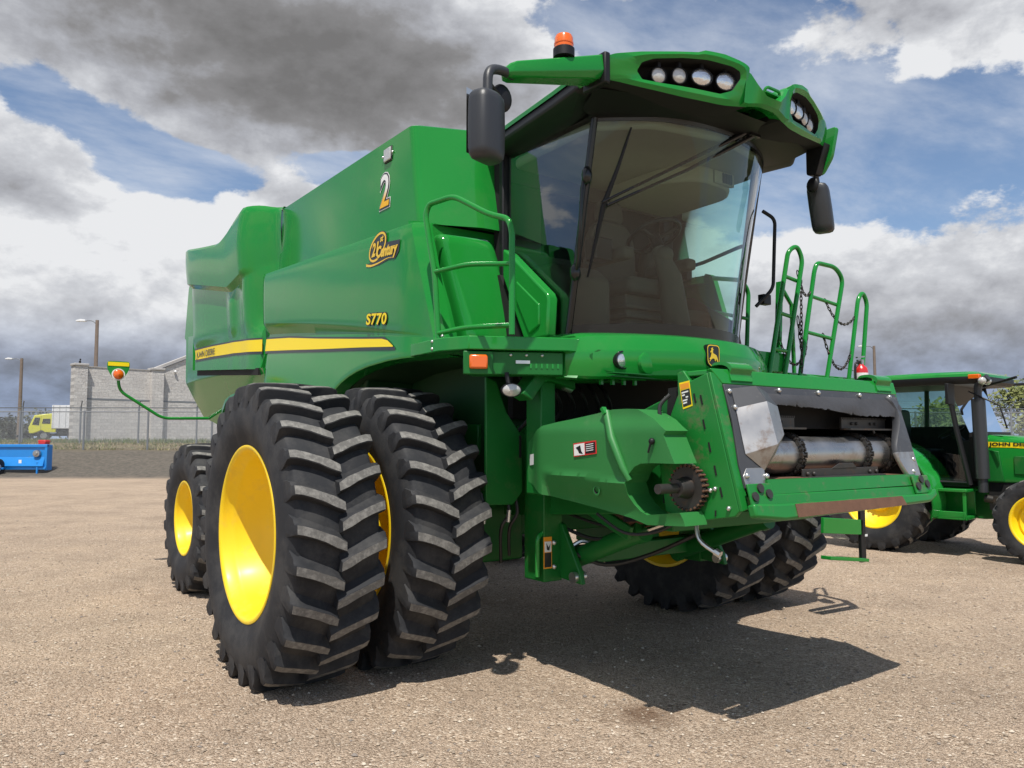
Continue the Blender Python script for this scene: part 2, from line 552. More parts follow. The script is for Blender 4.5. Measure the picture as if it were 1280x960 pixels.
# ---- main hull (separator body)
b = MB()
b.prism([(-0.62, 1.30), (-0.55, 1.98), (-0.30, 2.2), (-0.22, 3.05), (2.7, 3.15), (5.0, 2.9), (5.35, 2.3), (4.9, 1.85), (3.9, 1.65), (2.6, 1.35), (1.0, 1.05), (0.0, 1.05)], 'x', -1.02, 1.02)
b.prism([(0.6, 1.9), (0.5, 2.2), (-0.2, 2.3), (-0.16, 3.1), (2.6, 3.2), (4.9, 2.9), (4.9, 2.2), (2.6, 1.9)], 'x', -1.44, 1.44)
b.build('hull', 'green_dark', CB, bevel=0.02)
b = MB()
for sx in (-1, 1):
    b.bar((sx * 1.0, -0.45, 1.55), (sx * 1.0, 4.6, 1.75), 0.10, 0.22)
    b.bar((sx * 1.15, 0.7, 1.3), (sx * 1.15, 2.5, 1.85), 0.07, 0.12)
    b.lathe([(-0.03, 0.30), (0.03, 0.30), (0.03, 0.22), (0.035, 0.05)], 28, 'x', (sx * 1.2, 1.55, 1.75))
    b.lathe([(-0.03, 0.22), (0.03, 0.22), (0.03, 0.16), (0.035, 0.05)], 28, 'x', (sx * 1.22, 0.55, 1.6))
b.build('chassis_rail', 'green_frame', CB, bevel=0.01)

# ---- side panels -------------------------------------------------------------------
CR0, CR1 = (2.616, 2.702), (-0.72, 2.232)      # crease line under the bulging upper part


def crease(y):
    t = (y - CR1[0]) / (CR0[0] - CR1[0])
    return CR1[1] + t * (CR0[1] - CR1[1]) + 0.055 * 4 * t * (1 - t) * 0.6


def band(y):
    t = max(0.0, (y - CR1[0]) / (CR0[0] - CR1[0]))
    return 0.105 * t ** 0.8 + 0.002


def xside(y, z):
    zc = crease(y); h = band(y)
    fr = 0.045 * smooth((-0.32 - y) / 0.34) if y < -0.32 else 0.0      # front edge curls in
    t = max(0.0, min(1.0, (y + 0.7) / 3.3))
    if z > zc:
        u = min(1.0, (z - zc) / 0.75)
        return -1.615 - 0.012 * sin(pi * u) + fr
    if z > zc - h:
        return -1.615 + 0.055 * t * (zc - z) / h + fr
    u = (zc - h - z) / 0.7
    return -1.615 + 0.055 * t - 0.04 * sin(pi * min(1, u) * 0.5) + fr


def ysz(pts):
    return [(p[0], p[1]) for p in pts]


front_outline = [(-0.50, 3.045), (-0.46, 3.062), (-0.27, 3.066), (1.2, 3.135), (2.55, 3.203), (2.615, 3.19), (2.63, 3.14), (2.60, 2.70), (2.565, 2.28), (2.55, 1.78),
                 (1.02, 1.76), (0.92, 1.86), (0.79, 1.955), (0.55, 2.035), (0.21, 2.092), (-0.15, 2.112), (-0.52, 2.11), (-0.80, 2.105), (-0.815, 2.20)]
cr_pts = [(y, crease(y)) for y in (-0.72, 0.1, 0.9, 1.75, 2.62)]
crb = [(y, crease(y) - band(y)) for y in (-0.72, 0.1, 0.9, 1.75, 2.62)]


def lines(p):
    return list(zip(p[:-1], p[1:]))


# the whole sheet is meshed on a fine grid, so that the crease can be followed
def side_sheet(name, outline, xf, mats, parent, thick, ny, nz, extra_rows=(), mirror=False, **k):
    fx = (lambda y, z: -xf(y, z)) if mirror else xf
    return panel(name, outline, fx, mats, parent, -thick if mirror else thick, ny=ny, nz=nz, **k)


def strip_sheet(name, y0, y1, top, bot, xf, m, parent, ny=24, nz=6, off=0.0, thick=0.0, ends=None, nzs=None):
    """grid between two curves top(y), bot(y) laid on xf; used where rows must follow a curve"""
    b = MB(); rings = []
    for i in range(ny + 1):
        y = y0 + (y1 - y0) * i / ny
        a, c = top(y), bot(y)
        rings.append([(xf(y, c + (a - c) * j / nz) + off, y, c + (a - c) * j / nz) for j in range(nz + 1)])
    b.loft(rings, False)
    return b


def curve_y(pts):
    def f(y):
        if y <= pts[0][0]: return pts[0][1]
        for (a, za), (c, zc) in zip(pts[:-1], pts[1:]):
            if y <= c: return za + (zc - za) * (y - a) / (c - a)
        return pts[-1][1]
    return f


def front_edge(z):     # slanted front edge of the panel
    return -0.815 + (z - 2.105) / (3.06 - 2.105) * 0.315


top_c = curve_y([(-0.50, 3.055), (-0.27, 3.066), (1.2, 3.135), (2.62, 3.203)])
arch_c = curve_y([(-0.80, 2.105), (-0.52, 2.11), (-0.15, 2.112), (0.21, 2.092), (0.40, 2.066), (0.55, 2.035), (0.70, 1.99), (0.82, 1.94), (0.92, 1.86), (1.02, 1.75), (2.62, 1.75)])


def body_grid(name, sgn, parent):
    """front side panel: rows follow the crease; front column follows the slanted edge"""
    b = MB(); rings = []
    ncol = 46
    for i in range(ncol + 1):
        t = i / ncol
        col = []
        zs_rel = []
        # parametric: y depends on height near the slanted front edge
        def yy(z):
            ye = front_edge(z)
            return ye + (2.615 - ye) * t
        yb = -0.80 + (2.615 + 0.80) * t
        yt = -0.50 + (2.615 + 0.50) * t
        zt_, zb_ = top_c(yt), arch_c(yb)
        zc = crease(yb); h = band(yb)
        zc = max(zc, zb_ + 0.06)
        rows = [zt_ + 0.0, zt_ - 0.012, zt_ - 0.05] + [zc + (zt_ - 0.05 - zc) * k / 9 for k in range(8, 0, -1)] + [zc + 0.012, zc, zc - h, zc - h - 0.012] + \
               [zb_ + 0.05 + (zc - h - 0.012 - zb_ - 0.05) * k / 5 for k in range(4, 0, -1)] + [zb_ + 0.05, zb_ + 0.012, zb_]
        for k, z in enumerate(rows):
            y = yy(z)
            x = xside(y, z)
            if k == 0: x += 0.03
            if k == 1: x += 0.008
            if k == len(rows) - 1: x += 0.004
            if t < 1e-6: x += 0.05
            if i == ncol: x += 0.03
            col.append((sgn * -x if sgn > 0 else x, y, z))
        rings.append(col)
    # inward return flanges
    f0 = [(p[0] + (-sgn) * 0.06 * 1, p[1], p[2]) for p in rings[0]]
    b.loft([f0] + rings + [[(p[0] - sgn * 0.05, p[1], p[2]) for p in rings[-1]]], False)
    # arch lip
    low = [r[-1] for r in rings]
    b.loft([low, [(p[0] - sgn * 0.10, p[1], p[2] - 0.012) for p in low]], False)
    up_ = [r[0] for r in rings]
    b.loft([up_, [(p[0] - sgn * 0.12, p[1], p[2] + 0.0) for p in up_]], False)
    return b.build(name, 'green', parent, smooth_deg=28)


for sg in (-1, 1):
    sp = body_grid('side_panel', sg, CB)
    if sg < 0: SP = sp
# dark arch liner
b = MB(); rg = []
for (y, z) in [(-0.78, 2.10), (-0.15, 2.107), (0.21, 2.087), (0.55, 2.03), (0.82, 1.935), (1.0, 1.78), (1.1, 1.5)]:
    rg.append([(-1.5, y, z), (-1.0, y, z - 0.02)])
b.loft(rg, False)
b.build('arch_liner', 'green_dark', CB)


def decal_strip(name, y0, y1, top, bot, xf, m, parent, off, tip=0.0, ny=30):
    b = MB(); rings = []
    for i in range(ny + 1):
        y = y0 + (y1 - y0) * i / ny
        a, c = top(y), bot(y)
        if tip and y < y0 + tip:          # chamfered nose: upper corner cut back
            t = (y - y0) / tip
            a = c + (a - c) * (0.12 + 0.88 * t)
        rings.append([(xf(y, a) - off, y, a), (xf(y, (a + c) / 2) - off, y, (a + c) / 2), (xf(y, c) - off, y, c)])
    b.loft(rings, False)
    return b.build(name, m, parent)


st = curve_y([(-0.23, 2.262), (0.3, 2.315), (1.2, 2.41), (1.9, 2.49), (2.56, 2.545)])
sb = curve_y([(-0.23, 2.205), (0.3, 2.250), (1.2, 2.318), (1.9, 2.375), (2.56, 2.425)])
decal_strip('stripe_border', -0.26, 2.57, lambda y: st(y) + 0.016, lambda y: sb(y) - 0.024, xside, 'black_decal', SP, 0.004, 0.16)
decal_strip('stripe', -0.225, 2.57, st, sb, xside, 'yellow_decal', SP, 0.007, 0.12)

# lettering on the side panel
XL = (0, -1, 0); ZL = (0, 0, 1)
y0 = 0.20
ox = xside(0.1, 2.45) - 0.006
text('model_number_outline', 'S770', 0.112, 'black_decal', SP, (ox + 0.002, y0, 2.412), (0, -1, -0.10), (0, 0.03, 1), offset=0.010, sx=1.42, spacing=1.08, shear=0.05)
text('model_number', 'S770', 0.112, 'yellow_decal', SP, (ox - 0.003, y0, 2.412), (0, -1, -0.10), (0, 0.03, 1), offset=0.003, sx=1.42, spacing=1.08, shear=0.05)
# dealer logo
ox = xside(0.1, 2.95) - 0.006
cy, cz = 0.02, 2.965
b = MB()


def ell(a, bb, rot, n=40, a0=0, a1=2 * pi):
    return [(a * cos(a0 + (a1 - a0) * k / n) * cos(rot) - bb * sin(a0 + (a1 - a0) * k / n) * sin(rot),
             a * cos(a0 + (a1 - a0) * k / n) * sin(rot) + bb * sin(a0 + (a1 - a0) * k / n) * cos(rot)) for k in range(n)]


b.prism([(cy - p[0], cz + p[1]) for p in ell(0.155, 0.098, 0.42)], 'x', ox + 0.001, ox + 0.003)
b.prism([(cy + 0.20, cz - 0.095), (cy + 0.12, cz - 0.132), (cy - 0.02, cz - 0.138), (cy - 0.17, cz - 0.125), (cy - 0.28, cz - 0.135), (cy - 0.335, cz - 0.09), (cy - 0.345, cz - 0.012), (cy - 0.12, cz + 0.012), (cy + 0.02, cz - 0.005), (cy + 0.06, cz - 0.10)], 'x', ox + 0.0005, ox + 0.0025)
b.build('logo_backing', 'black_decal', SP)
b = MB()
eo = ell(0.147, 0.091, 0.42); ei = ell(0.129, 0.074, 0.42)
b.loft([[(ox - 0.001, cy - p[0], cz + p[1]) for p in eo], [(ox - 0.001, cy - p[0], cz + p[1]) for p in ei]], True)
sw = spline([(0.185, -0.105, 0), (0.10, -0.122, 0), (-0.02, -0.122, 0), (-0.16, -0.112, 0), (-0.26, -0.122, 0)], 6)
b.loft([[(ox - 0.001, cy + p.x, cz + p.y + 0.010 * (1 - i / len(sw))) for i, p in enumerate(sw)], [(ox - 0.001, cy + p.x, cz + p.y - 0.010 * (1 - i / len(sw))) for i, p in enumerate(sw)]], False)
b.build('logo_ring', 'gold', SP)
text('logo_number', '21', 0.135, 'gold', SP, (ox - 0.003, cy + 0.090, cz - 0.058), (0, -1, 0.0), ZL, offset=0.005, sx=0.80, shear=0.3)
text('logo_suffix', 'st', 0.065, 'gold', SP, (ox - 0.003, cy - 0.045, cz + 0.030), (0, -1, -0.03), ZL, offset=0.002, sx=0.95, shear=0.3)
text('logo_word', 'Century', 0.112, 'gold', SP, (ox - 0.0035, cy + 0.015, cz - 0.078), (0, -1, -0.06), ZL, offset=0.005, sx=0.84, shear=0.25)

# ---- grain tank -------------------------------------------------------------------
b = MB()


def tank_ring(x, y0, y1, z, rad):
    pl = round2([(-x, y0), (-x * 0.70, y0 - 0.17), (x * 0.70, y0 - 0.17), (x, y0), (x, y1), (-x, y1)], rad, 4)
    return [(p[0], p[1], z) for p in pl]


rg = [tank_ring(1.455, -0.30, 2.68, 3.10, 0.05), tank_ring(1.455, -0.24, 2.68, 3.4, 0.05), tank_ring(1.455, -0.165, 2.68, 3.868, 0.05),
      tank_ring(1.44, -0.15, 2.67, 3.880, 0.05), tank_ring(1.415, -0.12, 2.64, 3.868, 0.05), tank_ring(1.40, -0.2, 2.62, 3.2, 0.05)]
b.loft(rg, True)
b.box(-1.40, 1.40, -0.25, 2.6, 3.15, 3.2)
TK = b.build('grain_tank', 'green', CB, smooth_deg=30)
# dark bar put in as the shade of the gap between tank and side panel
for sx in (-1, 1):
    b = MB(); b.bar((sx * 1.50, -0.42, 3.02), (sx * 1.50, 2.66, 3.165), 0.10, 0.06); b.build('tank_gap_shade', 'green_dark', CB)
# work light on tank side
b = MB(); b.box(-1.466, -1.45, 0.135, 0.26, 3.69, 3.81)
wl = b.build('side_lamp', 'black', TK, bevel=0.008)
b = MB(); b.box(-1.475, -1.460, 0.142, 0.253, 3.70, 3.80); b.build('lamp_lens', 'lens', wl, bevel=0.012)
bolts('lamp_bolt', 'bolt', wl, [(-1.465, 0.118, 3.75), (-1.465, 0.277, 3.75)], 0.010)
# fleet number
mnum, nt, N, L, pb = nodes_of('fleet_number_fade')
tc = N.new('ShaderNodeTexCoord'); sep = N.new('ShaderNodeSeparateXYZ'); cr = N.new('ShaderNodeValToRGB')
L.new(tc.outputs['Generated'], sep.inputs[0]); L.new(sep.outputs[1], cr.inputs[0]); L.new(cr.outputs[0], pb.inputs['Base Color'])
cr.color_ramp.elements[0].position = 0.22; cr.color_ramp.elements[0].color = (0.85, 0.45, 0.01, 1)
cr.color_ramp.elements[1].position = 0.55; cr.color_ramp.elements[1].color = (0.8, 0.8, 0.78, 1)
M['fleet'] = mnum
for nm, m, off, dx in (('fleet_number_edge', 'white_decal', 0.024, 0.004), ('fleet_number_outline', 'black_decal', 0.017, 0.0065), ('fleet_number', 'fleet', 0.004, 0.009)):
    text(nm, '2', 0.36, m, TK, (-1.455 - dx, 0.330, 3.355), XL, ZL, offset=off, sx=0.90, shear=0.06)

# ---- rear bulged shield, lower panel and tail ----------------------------------------
shield_top = spline([(2.45, 3.895, 0), (2.63, 3.915, 0), (2.80, 3.955, 0), (3.0, 3.955, 0), (3.2, 3.90, 0), (3.5, 3.79, 0), (3.72, 3.73, 0), (3.95, 3.745, 0), (4.4, 3.80, 0), (4.85, 3.865, 0), (4.97, 3.885, 0)], 4)
stc = curve_y([(p.x, p.y) for p in shield_top])
SBOT = curve_y([(2.50, 3.0), (2.62, 3.0), (2.63, 2.25), (5.0, 2.40)])


def shield_crease(y):
    return 3.19 + 0.16 * abs(y - 3.45) / 0.9


def xshield(y, z):
    # swells out of the tank side, then runs back
    x = -1.445 - 0.275 * (0.5 * smooth((y - 2.54) / 0.46) + 0.5 * max(0.0, min(1.0, (y - 2.56) / 0.42))) - 0.05 * smooth((y - 3.2) / 1.6)
    zc = shield_crease(y)
    if z < zc:
        k = smooth((zc - z) / 0.045)
        x += 0.06 * k * smooth((y - 2.75) / 0.5)
        x += 0.03 * smooth((zc - z) / 0.6)
        x -= 0.035 * max(0.0, 1 - abs(y - 3.45) / 0.16) * smooth((zc - z) / 0.2)
    else:
        x -= 0.03 * sin(pi * min(1, (z - zc) / 0.7))
    if y > 4.8: x += 0.02 * ((y - 4.8) / 0.2) ** 2
    if z < 2.75: # flows into the stripe line
        x += (max(-1.72, -1.62) - x) * 0.75 * smooth((2.78 - z) / 0.2)
    return x


b = MB(); rings = []
for i in range(41):
    y = 2.50 + (4.97 - 2.50) * i / 40
    zt_, zb_ = stc(y), SBOT(y)
    col = []
    zc = min(shield_crease(y), zt_ - 0.25)
    zrows = [zb_ + (max(zc - 0.10, zb_ + 0.02) - zb_) * q / 16 for q in range(16)] + [max(zc - 0.10, zb_ + 0.02) + 0.025 * q for q in range(4)] + [max(zc, zb_ + 0.12) + (zt_ - max(zc, zb_ + 0.12)) * q / 16 for q in range(17)]
    for k, z in enumerate(zrows):
        yk = y
        if i == 40: yk = y + 0.20 * (zt_ - z) / 1.5 * 0.1
        col.append((xshield(y, z) + (0.02 if k == 36 else 0), yk, z))
    rings.append(col)
b.loft(rings, False)
b.loft([[(p[0] + 0.12, p[1], p[2]) for p in rings[-1]], rings[-1]], False)
b.loft([[r[-1] for r in rings], [(r[-1][0] + 0.10, r[-1][1], r[-1][2] - 0.01) for r in rings]], False)
b.loft([[r[0] for r in rings], [(r[0][0] + 0.10, r[0][1], r[0][2]) for r in rings]], False)
SH = b.build('engine_shield', 'green', CB, smooth_deg=26)
b = MB()
b.loft([[(-p[0], p[1], p[2]) for p in r] for r in rings], False)
b.build('engine_shield', 'green', CB, smooth_deg=26)
rst = curve_y([(2.64, 2.55), (3.4, 2.595), (4.2, 2.625), (4.95, 2.64)])
rsb = curve_y([(2.64, 2.43), (3.4, 2.475), (4.2, 2.505), (4.95, 2.525)])
decal_strip('stripe_border', 2.645, 4.955, lambda y: rst(y) + 0.018, lambda y: rsb(y) - 0.024, xshield, 'black_decal', SH, 0.004)
decal_strip('stripe', 2.645, 4.95, rst, rsb, xshield, 'yellow_decal', SH, 0.007)
text('maker_name', 'JOHN DEERE', 0.108, 'black_decal', SH, (xshield(4.6, 2.55) - 0.011, 4.88, 2.545), (0, -1, -0.03), ZL, offset=0.0, sx=1.25, spacing=1.0)
# engine deck behind tank
b = MB()
b.prism([(2.66, 2.3), (2.66, 3.7), (3.6, 3.55), (4.9, 3.5), (5.3, 3.0), (5.3, 2.3)], 'x', -1.40, 1.40)
b.build('engine_deck', 'green_dark', CB, bevel=0.03)


def xlow(y, z):
    x = -1.60 - 0.0 * y
    if z < 2.28: x += (2.28 - z) * 0.32
    if y > 4.9: x += 0.06 * (y - 4.9) ** 2
    return x


low_poly = [(2.60, 2.262), (5.02, 2.40), (5.25, 2.42), (5.28, 2.86), (5.66, 2.89), (5.70, 2.30), (5.22, 1.83), (4.32, 1.655), (4.36, 1.74), (4.38, 1.80), (4.27, 1.90), (4.06, 1.99), (3.8, 2.03),
            (3.5, 2.05), (3.2, 2.03), (2.95, 1.97), (2.75, 1.85), (2.60, 1.76)]
for mirror in (False, True):
    lp = panel('lower_panel', low_poly, (lambda y, z: -xlow(y, z)) if mirror else xlow, 'green', CB, -0.03 if mirror else 0.03,
               cuts=[((2.6, 2.28), (5.7, 2.28))], ny=14, nz=6, smooth_deg=20)
b = MB(); b.prism([(2.70, 2.266), (2.70, 2.196), (4.98, 2.335), (4.98, 2.41)], 'x', -1.606, -1.5)
b.build('panel_gap', 'void', CB)
# arch flange at the rear wheel
b = MB()
ap = [(4.32, 1.655), (4.37, 1.76), (4.37, 1.82), (4.26, 1.91), (4.05, 2.0), (3.8, 2.045), (3.5, 2.065), (3.2, 2.045), (2.95, 1.985), (2.75, 1.865), (2.62, 1.77)]
b.loft([[(xlow(p[0], p[1]) - 0.02, p[0], p[1]) for p in ap], [(xlow(p[0], p[1]) - 0.02, p[0] - 0.035 * (1 if p[0] > 3.5 else -1) * abs(p[0] - 3.5), p[1] - 0.035) for p in ap],
        [(-1.2, p[0] - 0.035 * (1 if p[0] > 3.5 else -1) * abs(p[0] - 3.5), p[1] - 0.035) for p in ap]], False)
b.build('wheel_arch_flange', 'green', CB, smooth_deg=30)
# tail hood
b = MB()
hp = round2([(4.95, 2.3), (4.95, 3.62), (5.42, 3.66), (5.66, 3.55), (5.80, 2.87), (5.72, 2.86), (5.68, 2.28)], 0.05, 3)
b.prism(hp, 'x', -1.57, 1.57)
b.build('tail_hood', 'green', CB, bevel=0.03)

# ---- marker lamp on its outrigger
b = MB()
b.tube(rounded([(-1.45, 5.0, 1.81), (-1.985, 5.0, 1.80), (-2.47, 5.0, 2.115), (-2.492, 5.0, 2.28)], 0.09, 5), 0.018, 12)
ma = b.build('marker_arm', 'green', CB)
b = MB()
b.prism(round2([(-2.615, 2.46), (-2.37, 2.46), (-2.375, 2.37), (-2.44, 2.25), (-2.545, 2.25), (-2.612, 2.37)], 0.03, 3), 'y', 4.975, 4.99)
mp = b.build('marker_plate', 'green', ma)
b = MB(); b.box(-2.605, -2.38, 4.970, 4.9745, 2.405, 2.450); b.build('reflector_strip', 'yellow_decal', mp)
b = MB(); b.lathe([(0.03, 0.070), (-0.005, 0.070), (-0.005, 0.058)], 24, 'y', (-2.495, 4.955, 2.305)); b.build('lamp_ring', 'white_decal', ma)
b = MB(); b.lathe([(0.01, 0.058), (-0.02, 0.052), (-0.035, 0.03), (-0.04, 0.001)], 24, 'y', (-2.495, 4.955, 2.305)); b.build('amber_lens', 'amber', ma)

# ---- front wall of the body below the tank ---------------------------------------------
b = MB()


def fw(z):    # depth of front wall
    return -0.30 - 0.20 * smooth((3.1 - z) / 0.9)


rg = []
for z in (3.10, 3.06, 2.9, 2.7, 2.5, 2.3, 2.12):
    rg.append([(-1.56, fw(z) - 0.02, z), (-1.46, fw(z) - 0.06, z), (-1.40, fw(z) - 0.06, z), (-1.38, fw(z) - 0.03, z), (-0.78, fw(z) - 0.06, z), (-0.70, fw(z) + 0.3, z)])
b.loft(rg, False)
FW = b.build('front_wall', 'green', CB, smooth_deg=30)
# raised moulded panel on the front wall
b = MB(); rg = []
oc = round2([(-1.375, 3.025), (-0.93, 3.04), (-0.885, 2.98), (-0.80, 2.45), (-0.74, 2.20), (-1.27, 2.20)], 0.06, 5)
for ins, off in ((0.0, -0.03), (0.0, -0.075), (0.012, -0.105), (0.045, -0.128), (0.10, -0.135)):
    ring = []
    for p in oc:
        cx, cz_ = -1.06, 2.62
        dx, dz = cx - p[0], cz_ - p[1]; ln = hypot(dx, dz)
        q = (p[0] + dx / ln * ins, p[1] + dz / ln * ins)
        ring.append((q[0], fw(q[1]) + off - 0.02 * (1 - abs(q[0] - cx) / 0.4), q[1]))
    rg.append(ring)
b.loft(rg, True); b.add(rg[-1], [tuple(range(len(rg[-1])))])
b.build('moulded_panel', 'green', FW, smooth_deg=40)
# black gap beside the cab
b = MB(); b.box(-0.875, 0.875, -0.50, -0.40, 2.1, 3.64); b.build('cab_rear_gap', 'void', CB)

# ================================================================== CAB
b = MB()
b.prism([(-0.50, 2.08), (-0.50, 2.24), (-1.40, 2.22), (-1.40, 2.08)], 'x', -0.86, 0.86)
CABF = b.build('cab', 'taupe', CB, bevel=0.01)


def ws_plan(u, t):
    """windshield surface: u in -1..1 across, t 0..1 bottom to top"""
    ye = -1.235 - 0.285 * t
    bul = 0.39 + 0.0 * t
    y = ye - bul * (1 - abs(u) ** 2.3) * (1 - 0.10 * t)
    x = 0.86 * u
    z = 2.225 + 1.42 * t + 0.02 * (1 - u * u) * (1 - t)
    y += 0.05 * sin(pi * t) * 0.5
    return (x, y, z)


def ws_grid(u0, u1, t0, t1, nu, nv, off=0.0):
    rings = []
    for j in range(nv + 1):
        t = t0 + (t1 - t0) * j / nv
        row = []
        for i in range(nu + 1):
            u = u0 + (u1 - u0) * i / nu
            p = Vector(ws_plan(u, t))
            if off:
                du = Vector(ws_plan(min(u + 0.01, 1.2), t)) - p; dt = Vector(ws_plan(u, t + 0.01)) - p
                nn = du.cross(dt).normalized()
                p = p + nn * off
            row.append(tuple(p))
        rings.append(row)
    return rings


b = MB(); b.loft(ws_grid(-1, 1, 0, 1, 28, 10), False); b.build('windshield', 'glass', CABF, smooth_deg=80)
b = MB()
b.loft(ws_grid(-1, 1, -0.02, 0.055, 28, 1, 0.004), False)
b.build('windshield_edge_band', 'blackgloss', CABF, smooth_deg=80)
b = MB(); b.loft(ws_grid(-1, 1, 0.965, 1.02, 28, 1, 0.004), False)
b.build('windshield_edge_band', 'blackgloss', CABF, smooth_deg=80)
for sx in (-1, 1):
    b = MB()
    rg = []
    for j in range(9):
        t = j / 8
        z = 2.225 + 1.42 * t
        yf = -1.235 - 0.285 * t
        rg.append([(sx * 0.86, -0.50 + (yf + 0.50) * k / 8 , z) for k in range(9)])
    b.loft(rg, False)
    b.build('side_window', 'glass_side' if sx < 0 else 'glass', CABF, smooth_deg=80)
# pillars
for sx in (-1, 1):
    b = MB()
    b.tube([(sx * 0.862, -1.23 - 0.285 * t, 2.2 + 1.45 * t) for t in (0, 0.25, 0.5, 0.75, 1)], 0.024 if sx < 0 else 0.007, 10)
    if sx > 0:
        b.tube([(0.775 - 0.02 * t, -1.27 - 0.285 * t, 2.2 + 1.45 * t) for t in (0, 0.12, 0.5, 0.75, 1)], [0.07, 0.036, 0.032, 0.034, 0.04], 10, 1)
    b.build('front_pillar', ['blackgloss', 'taupe'], CABF)
    b = MB(); b.bar((sx * 0.85, -0.52, 2.15), (sx * 0.85, -0.52, 3.66), 0.05, 0.10)
    b.build('rear_pillar', 'black', CABF, bevel=0.01)
# rear wall: trim below, dark window above
b = MB(); b.box(-0.84, 0.84, -0.55, -0.525, 2.2, 2.95); b.box(-0.84, 0.84, -0.56, -0.525, 3.45, 3.66)
b.box(-0.84, -0.55, -0.56, -0.525, 2.95, 3.45)
b.build('rear_trim', 'taupe', CABF, bevel=0.008)
# headliner with its overhead console and vent
b = MB()
b.prism(round2([(-0.82, -0.55), (-0.84, -1.45), (-0.55, -1.72), (0, -1.83), (0.55, -1.72), (0.84, -1.45), (0.82, -0.55)], 0.08, 3), 'z', 3.56, 3.63)
b.prism(round2([(0.05, -0.60), (0.05, -1.25), (0.25, -1.45), (0.60, -1.42), (0.78, -1.25), (0.80, -0.60)], 0.1, 4), 'z', 3.44, 3.57)
hl = b.build('headliner', 'beige', CABF, bevel=0.02)
b = MB(); b.box(0.38, 0.60, -1.452, -1.425, 3.455, 3.55)
for k in range(6): b.box(0.47 + 0.018 * k, 0.48 + 0.018 * k, -1.462, -1.45, 3.465, 3.54, 1)
b.build('air_vent', ['beige', 'black'], hl)
# operator seat
b = MB()
SXc, SYc = 0.06, -0.86
b.prism(round2([(SXc - 0.26, SYc - 0.30), (SXc + 0.26, SYc - 0.30), (SXc + 0.25, SYc + 0.18), (SXc - 0.25, SYc + 0.18)], 0.07, 4), 'z', 2.62, 2.74)
b.build('seat_cushion', 'seat', CABF, bevel=0.035, seg=3)
b = MB()
bk = round2([(SXc - 0.25, 2.70), (SXc + 0.25, 2.70), (SXc + 0.24, 3.12), (SXc + 0.15, 3.27), (SXc - 0.15, 3.27), (SXc - 0.24, 3.12)], 0.09, 4)
b.prism(bk, 'y', SYc + 0.14, SYc + 0.26)
b.build('seat_backrest', 'seat', CABF, bevel=0.04, seg=3)
b = MB(); b.prism(round2([(SXc - 0.14, 3.27), (SXc + 0.14, 3.27), (SXc + 0.12, 3.44), (SXc - 0.12, 3.44)], 0.05, 4), 'y', SYc + 0.17, SYc + 0.25)
b.build('headrest', 'seat', CABF, bevel=0.03, seg=3)
for sx in (-1, 1):
    b = MB(); b.box(SXc + sx * 0.33 - 0.055, SXc + sx * 0.33 + 0.055, SYc - 0.36, SYc + 0.10, 2.84, 2.93)
    b.build('armrest', 'seat', CABF, bevel=0.03, seg=3)
b = MB(); b.box(SXc - 0.22, SXc + 0.22, SYc - 0.2, SYc + 0.16, 2.22, 2.62)
for k in range(4): b.box(SXc - 0.25, SXc + 0.25, SYc - 0.24, SYc + 0.18, 2.30 + k * 0.07, 2.335 + k * 0.07)
b.build('seat_suspension', 'taupe', CABF, bevel=0.012)
# instructor seat
b = MB()
b.prism(round2([(0.42, 2.55), (0.80, 2.55), (0.79, 3.05), (0.68, 3.15), (0.52, 3.15), (0.43, 3.05)], 0.08, 4), 'y', -0.70, -0.58)
b.box(0.42, 0.80, -1.05, -0.68, 2.46, 2.58)
b.build('passenger_seat', 'seat', CABF, bevel=0.035, seg=3)
b = MB()
b.prism([(-0.62, 2.24), (-0.62, 2.75), (-0.85, 2.72), (-1.28, 2.46), (-1.33, 2.24)], 'x', 0.80, 0.835)
b.build('door_trim', 'taupe', CABF, bevel=0.01)
b = MB(); b.tube(rounded([(0.81, -0.72, 2.98), (0.83, -0.95, 3.0), (0.83, -1.32, 3.06), (0.83, -1.42, 3.06)], 0.05), 0.016, 8)
b.box(0.78, 0.84, -0.82, -0.66, 2.88, 2.99)
b.build('door_rail', 'black', CABF)
# right console
b = MB(); b.prism([(-0.56, 2.24), (-0.56, 2.80), (-1.0, 2.78), (-1.12, 2.68), (-1.12, 2.24)], 'x', -0.80, -0.36)
b.build('console', 'taupe', CABF, bevel=0.03)
b = MB(); b.box(-0.52, -0.36, -1.14, -1.02, 2.82, 2.98); b.build('display', 'black', CABF, bevel=0.01)
# steering column, wheel
b = MB()
b.tube([(0.16, -1.28, 2.24), (0.14, -1.22, 2.75), (0.11, -1.13, 2.98)], [0.11, 0.085, 0.05], 12)
b.ball((0.12, -1.18, 2.92), (0.065, 0.075, 0.07))
sc = b.build('steering_column', 'taupe', CABF)
b = MB()
cw = Vector((0.10, -1.10, 3.08)); nw = Vector((-0.03, 0.42, 0.9)).normalized(); uw = nw.orthogonal().normalized(); vw = nw.cross(uw)
b.tube([cw + (uw * cos(2 * pi * k / 32) + vw * sin(2 * pi * k / 32)) * 0.20 for k in range(32)], 0.017, 10, closed=True)
for k in range(3):
    a = 2 * pi * k / 3 + 0.5
    b.tube([cw - nw * 0.03, cw + (uw * cos(a) + vw * sin(a)) * 0.195], 0.014, 8)
b.tube([cw - nw * 0.10, cw], 0.045, 12)
b.build('steering_wheel', 'black', sc)
